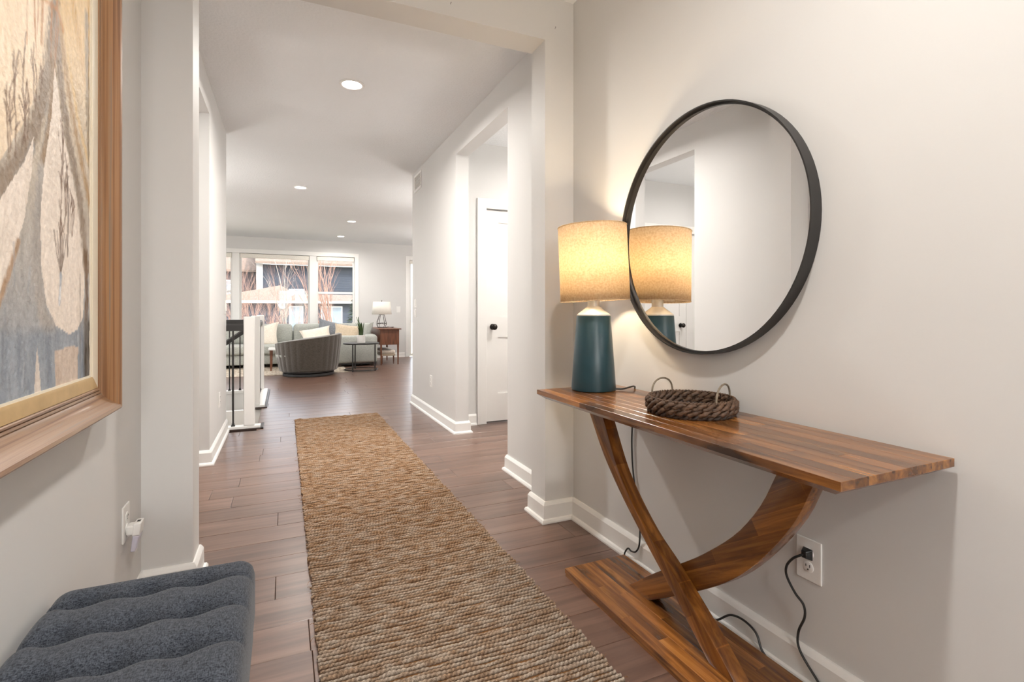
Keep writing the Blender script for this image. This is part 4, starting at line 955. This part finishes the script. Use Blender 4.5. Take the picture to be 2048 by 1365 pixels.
# desk lamp with open metal frame
l = thing('table_lamp', 'unlit lamp with open geometric metal base and white shade on the desk', 'lamp', (1.985, 11.50, .758))
lo_, mid, hi = [], [], []
for i in range(4):
    a = R(20+90*i); lo_.append((.085*math.cos(a), .085*math.sin(a), .008)); a2 = R(20+90*i); mid.append((.118*math.cos(a2), .118*math.sin(a2), .075 if i % 2 else .085)); hi.append((.062*math.cos(a), .062*math.sin(a), .285))
mb = MB()
for i in range(4):
    j = (i+1) % 4; vtx = tuple((lo_[i][k]+lo_[j][k])/2*(1.05) if k < 2 else .105 for k in range(3))
    mb.tube([lo_[i], lo_[j]], .006, 6).tube([hi[i], hi[j]], .006, 6).tube([lo_[i], mid[i]], .006, 6).tube([mid[i], hi[i]], .006, 6).tube([mid[i], vtx], .006, 6).tube([vtx, mid[j]], .006, 6)
mb.build('open_frame', 'dark_wood', l, smooth=True); MB().box(-.10, .10, -.10, .10, 0, .010).build('foot_plate', 'dark_wood', l, bevel=.003)
MB().tube([(0, 0, .285), (0, 0, .585)], .006, 8).lathe([(.004, .585), (.011, .592), (.009, .602), (.002, .606)], 14).build('stem', 'dark_wood', l, smooth=True)
dsh = MB().lathe([(.215, .295), (.185, .575)], 48, cap0=False, cap1=False).build('lamp_shade', 'white_shade', l, smooth=True); mdd = dsh.modifiers.new('thickness', 'SOLIDIFY'); mdd.thickness = .003
MB().tube(catmull([(-.02, -.02, .29), (-.09, -.05, .20), (-.13, -.06, .10), (-.10, -.06, .02), (-.09, -.07, .004)], 5), .003, 6).build('cord', 'cord_black', l, smooth=True)
k_ = MB()
for i in range(7):
    cc = (random.uniform(-.07, .07), random.uniform(-.05, .05)); k_.tube([(cc[0]+.022*math.cos(2*PI*q/14), cc[1]+.022*math.sin(2*PI*q/14), .006+.003*i*.6+.002*math.sin(q)) for q in range(14)], .004, 5, closed=True)
tag(k_.build('bead_string', 'dark_wood', smooth=True, loc=(2.15, 11.45, .757)), 'small dark coiled bead string on the desk by the lamp', 'ornament')

# ------------------------------------------------------------------ outside
h = thing('neighbour_house', 'dark navy house with tan shingle roofs and white trim outside', 'house', (0, 44, -.6))
# coordinates relative to (0,44,-.6); window line of sight scale taken at y = 44
MB().box(-1.75, 9, 0, 8, 0, 5.45).build('wall', 'siding_navy', h)
for i in range(24): MB().box(-1.55, 9, -.02, 0, 5.45-.2*(i+1)+.006, 5.45-.2*i-.005).build('siding_board', 'siding_navy', h)
MB().box(-1.95, -1.50, -.08, .2, 0, 5.9).build('corner_board', 'ext_trim', h)
MB().box(-9, -1.9, 2.5, 8, 0, 5.0).build('wall', 'siding_navy', h)
MB().box(-9, -1.95, 1.9, 2.15, 4.95, 5.1).build('fascia', 'ext_trim', h); MB().box(-1.95, 9.6, -.75, -.6, 5.42, 5.62).build('fascia', 'ext_trim', h)
MB().add([(-2.0, -.8, 5.62), (9.6, -.8, 5.62), (9.6, 4.5, 8.4), (-2.0, 4.5, 8.4), (-2.0, -.8, 5.45), (9.6, -.8, 5.45), (9.6, 4.5, 8.2), (-2.0, 4.5, 8.2)], [(0, 1, 2, 3), (7, 6, 5, 4), (0, 4, 5, 1), (1, 5, 6, 2), (2, 6, 7, 3), (3, 7, 4, 0)]).build('roof', 'shingle_tan', h)
MB().add([(-9, 1.8, 5.1), (-1.9, 1.8, 5.1), (-1.9, 6.5, 8.0), (-9, 6.5, 8.0), (-9, 1.8, 4.95), (-1.9, 1.8, 4.95), (-1.9, 6.5, 7.85), (-9, 6.5, 7.85)], [(0, 1, 2, 3), (7, 6, 5, 4), (0, 4, 5, 1), (1, 5, 6, 2), (2, 6, 7, 3), (3, 7, 4, 0)]).build('roof', 'shingle_tan', h)
wf = MB().box(.35, 1.5, -.06, .02, 2.75, 3.55).build('window', 'ext_trim', h); MB().box(.42, 1.43, -.07, -.055, 2.82, 3.48).build('pane', 'ext_window', wf)
wf = MB().box(-4.6, -3.2, 2.42, 2.52, 2.6, 4.3).build('window', 'ext_trim', h); MB().box(-4.5, -3.3, 2.40, 2.43, 2.7, 4.2).build('pane', 'ext_window', wf)
g = thing('garage', 'low navy garage with hipped tan shingle roof in front of the house', 'garage', (0, 36, -.6))
MB().box(-4.6, 4.6, 0, 6, 0, 2.35).build('wall', 'siding_navy', g)
ze = 2.40; zp = 3.55
MB().add([(-5.0, -.5, ze), (5.0, -.5, ze), (5.0, 6.5, ze), (-5.0, 6.5, ze), (-.22, 2.2, zp), (-.22, 4.0, zp), (2.6, 2.2, 2.92), (2.6, 4, 2.92), (.75, 1.2, 2.92), (5.0, 1.2, 2.92), (5.0, 5, 2.92), (.75, 5, 2.92)],
         [(0, 1, 9, 8, 4), (0, 4, 5, 3), (4, 8, 11, 5), (8, 9, 10, 11), (1, 2, 10, 9), (2, 3, 5, 11, 10), (3, 2, 1, 0)]).build('roof', 'shingle_tan', g)
MB().box(-5.05, 5.05, -.56, -.5, ze-.12, ze+.03).build('fascia', 'ext_trim', g)
wf = MB().box(.30, 1.15, -.05, .02, .5, 2.1).build('window', 'ext_trim', g); MB().box(.36, 1.09, -.06, -.04, .56, 2.04).build('pane', 'ext_window', wf)
wf = MB().box(2.25, 3.6, -.05, .02, .6, 2.1).build('window', 'ext_trim', g); MB().box(2.32, 2.90, -.06, -.04, .68, 2.02).build('pane', 'ext_window', wf); MB().box(2.96, 3.53, -.06, -.04, .68, 2.02).build('pane', 'ext_window', wf)
def bare_tree(loc, height, seed, mat, label, stems=1, depth=4, spread=.5, r0=.04, lean=.15):
    rn = random.Random(seed); t = thing('bare_tree', label, 'tree', loc, 'leafless trees outside the window')
    trunk = MB(); br_ = MB()
    def grow(p, d, L, rad, lev):
        n = 4 if lev == 0 else 3; pts = [p]; rs = [rad]
        for i in range(n):
            d = (d+Vector((rn.gauss(0, .09), rn.gauss(0, .09), rn.gauss(.05, .05)))).normalized(); pts.append(pts[-1]+d*(L/n)); rs.append(rad*(1-.55*(i+1)/n))
        (trunk if lev == 0 else br_).tube(pts, rs, 6 if lev == 0 else 4, caps=False)
        if lev < depth:
            for i in range(1, n+1):
                for q in range(rn.choice((1, 2, 2)) if lev < 2 else rn.choice((1, 1, 2))):
                    a = rn.uniform(0, 2*PI); dd = (d*1.0+Vector((math.cos(a), math.sin(a), .35))*spread*rn.uniform(.7, 1.3)).normalized()
                    grow(pts[i], dd, L*rn.uniform(.42, .62), rs[i]*.62, lev+1)
    for s_ in range(stems):
        a = rn.uniform(0, 2*PI); grow(Vector((rn.gauss(0, .06)*(stems > 1), rn.gauss(0, .06)*(stems > 1), 0)), Vector((math.cos(a)*lean, math.sin(a)*lean, 1)).normalized(), height*rn.uniform(.5, .62), r0*rn.uniform(.8, 1.1), 0)
    trunk.build('trunk', mat, t, smooth=True); tag(br_.build('branches', mat, t, smooth=True), kind='stuff'); return t
GZ = -.6
bare_tree((.16, 18.0, GZ), 5.2, 11, 'bark_birch', 'slender pale birch outside the middle window', r0=.032, depth=3, spread=.35, lean=.02)
bare_tree((1.52, 17.5, GZ), 5.6, 12, 'bark_red', 'multi-stemmed reddish tree outside the right-hand window', stems=4, r0=.030, depth=3, spread=.26, lean=.24)
for i, (x, y, hh, lb) in enumerate([(-1.75, 20, 3.6, 'reddish thicket tree at the far left of the middle window'), (-1.35, 21.5, 4.2, 'reddish thicket tree left of the white corner board'), (-.95, 20.5, 3.4, 'reddish thicket tree under the white corner board'),
                               (-.55, 19.5, 3.6, 'reddish thicket tree in front of the garage gable'), (-.2, 21, 2.9, 'short reddish thicket tree left of the birch'), (.5, 20.5, 2.4, 'low reddish thicket tree right of the birch'), (-2.3, 18.5, 3.8, 'reddish thicket tree outside the left-hand window'), (1.05, 21, 2.6, 'low reddish thicket tree by the right mullion')]):
    bare_tree((x, y, GZ), hh, 40+i, 'bark_red', lb, stems=4, r0=.013, depth=3, spread=.36, lean=.22)
e = thing('evergreen_tree', 'green evergreen tree outside the right edge of the window', 'tree', (2.35, 18.5, GZ)); MB().lathe([(.06, 0), (.01, 2.5)], 10).build('trunk', 'bark_red', e)
mb = MB(); rn = random.Random(3)
for i in range(2600):
    u = rn.random()**.75; z = .15+2.45*u; rr = .62*(1-u)**.9*rn.uniform(.45, 1)+.02; a = rn.uniform(0, 2*PI); c0 = Vector((rr*math.cos(a), rr*math.sin(a), z)); dn = Vector((math.cos(a), math.sin(a), -.25)).normalized()*rn.uniform(.06, .13); sd_ = Vector((-math.sin(a), math.cos(a), rn.uniform(-.5, .5)))*.02
    mb.add([c0-sd_, c0+sd_, c0+dn], [(0, 1, 2)])
tag(mb.build('needles', 'needles', e), kind='stuff')
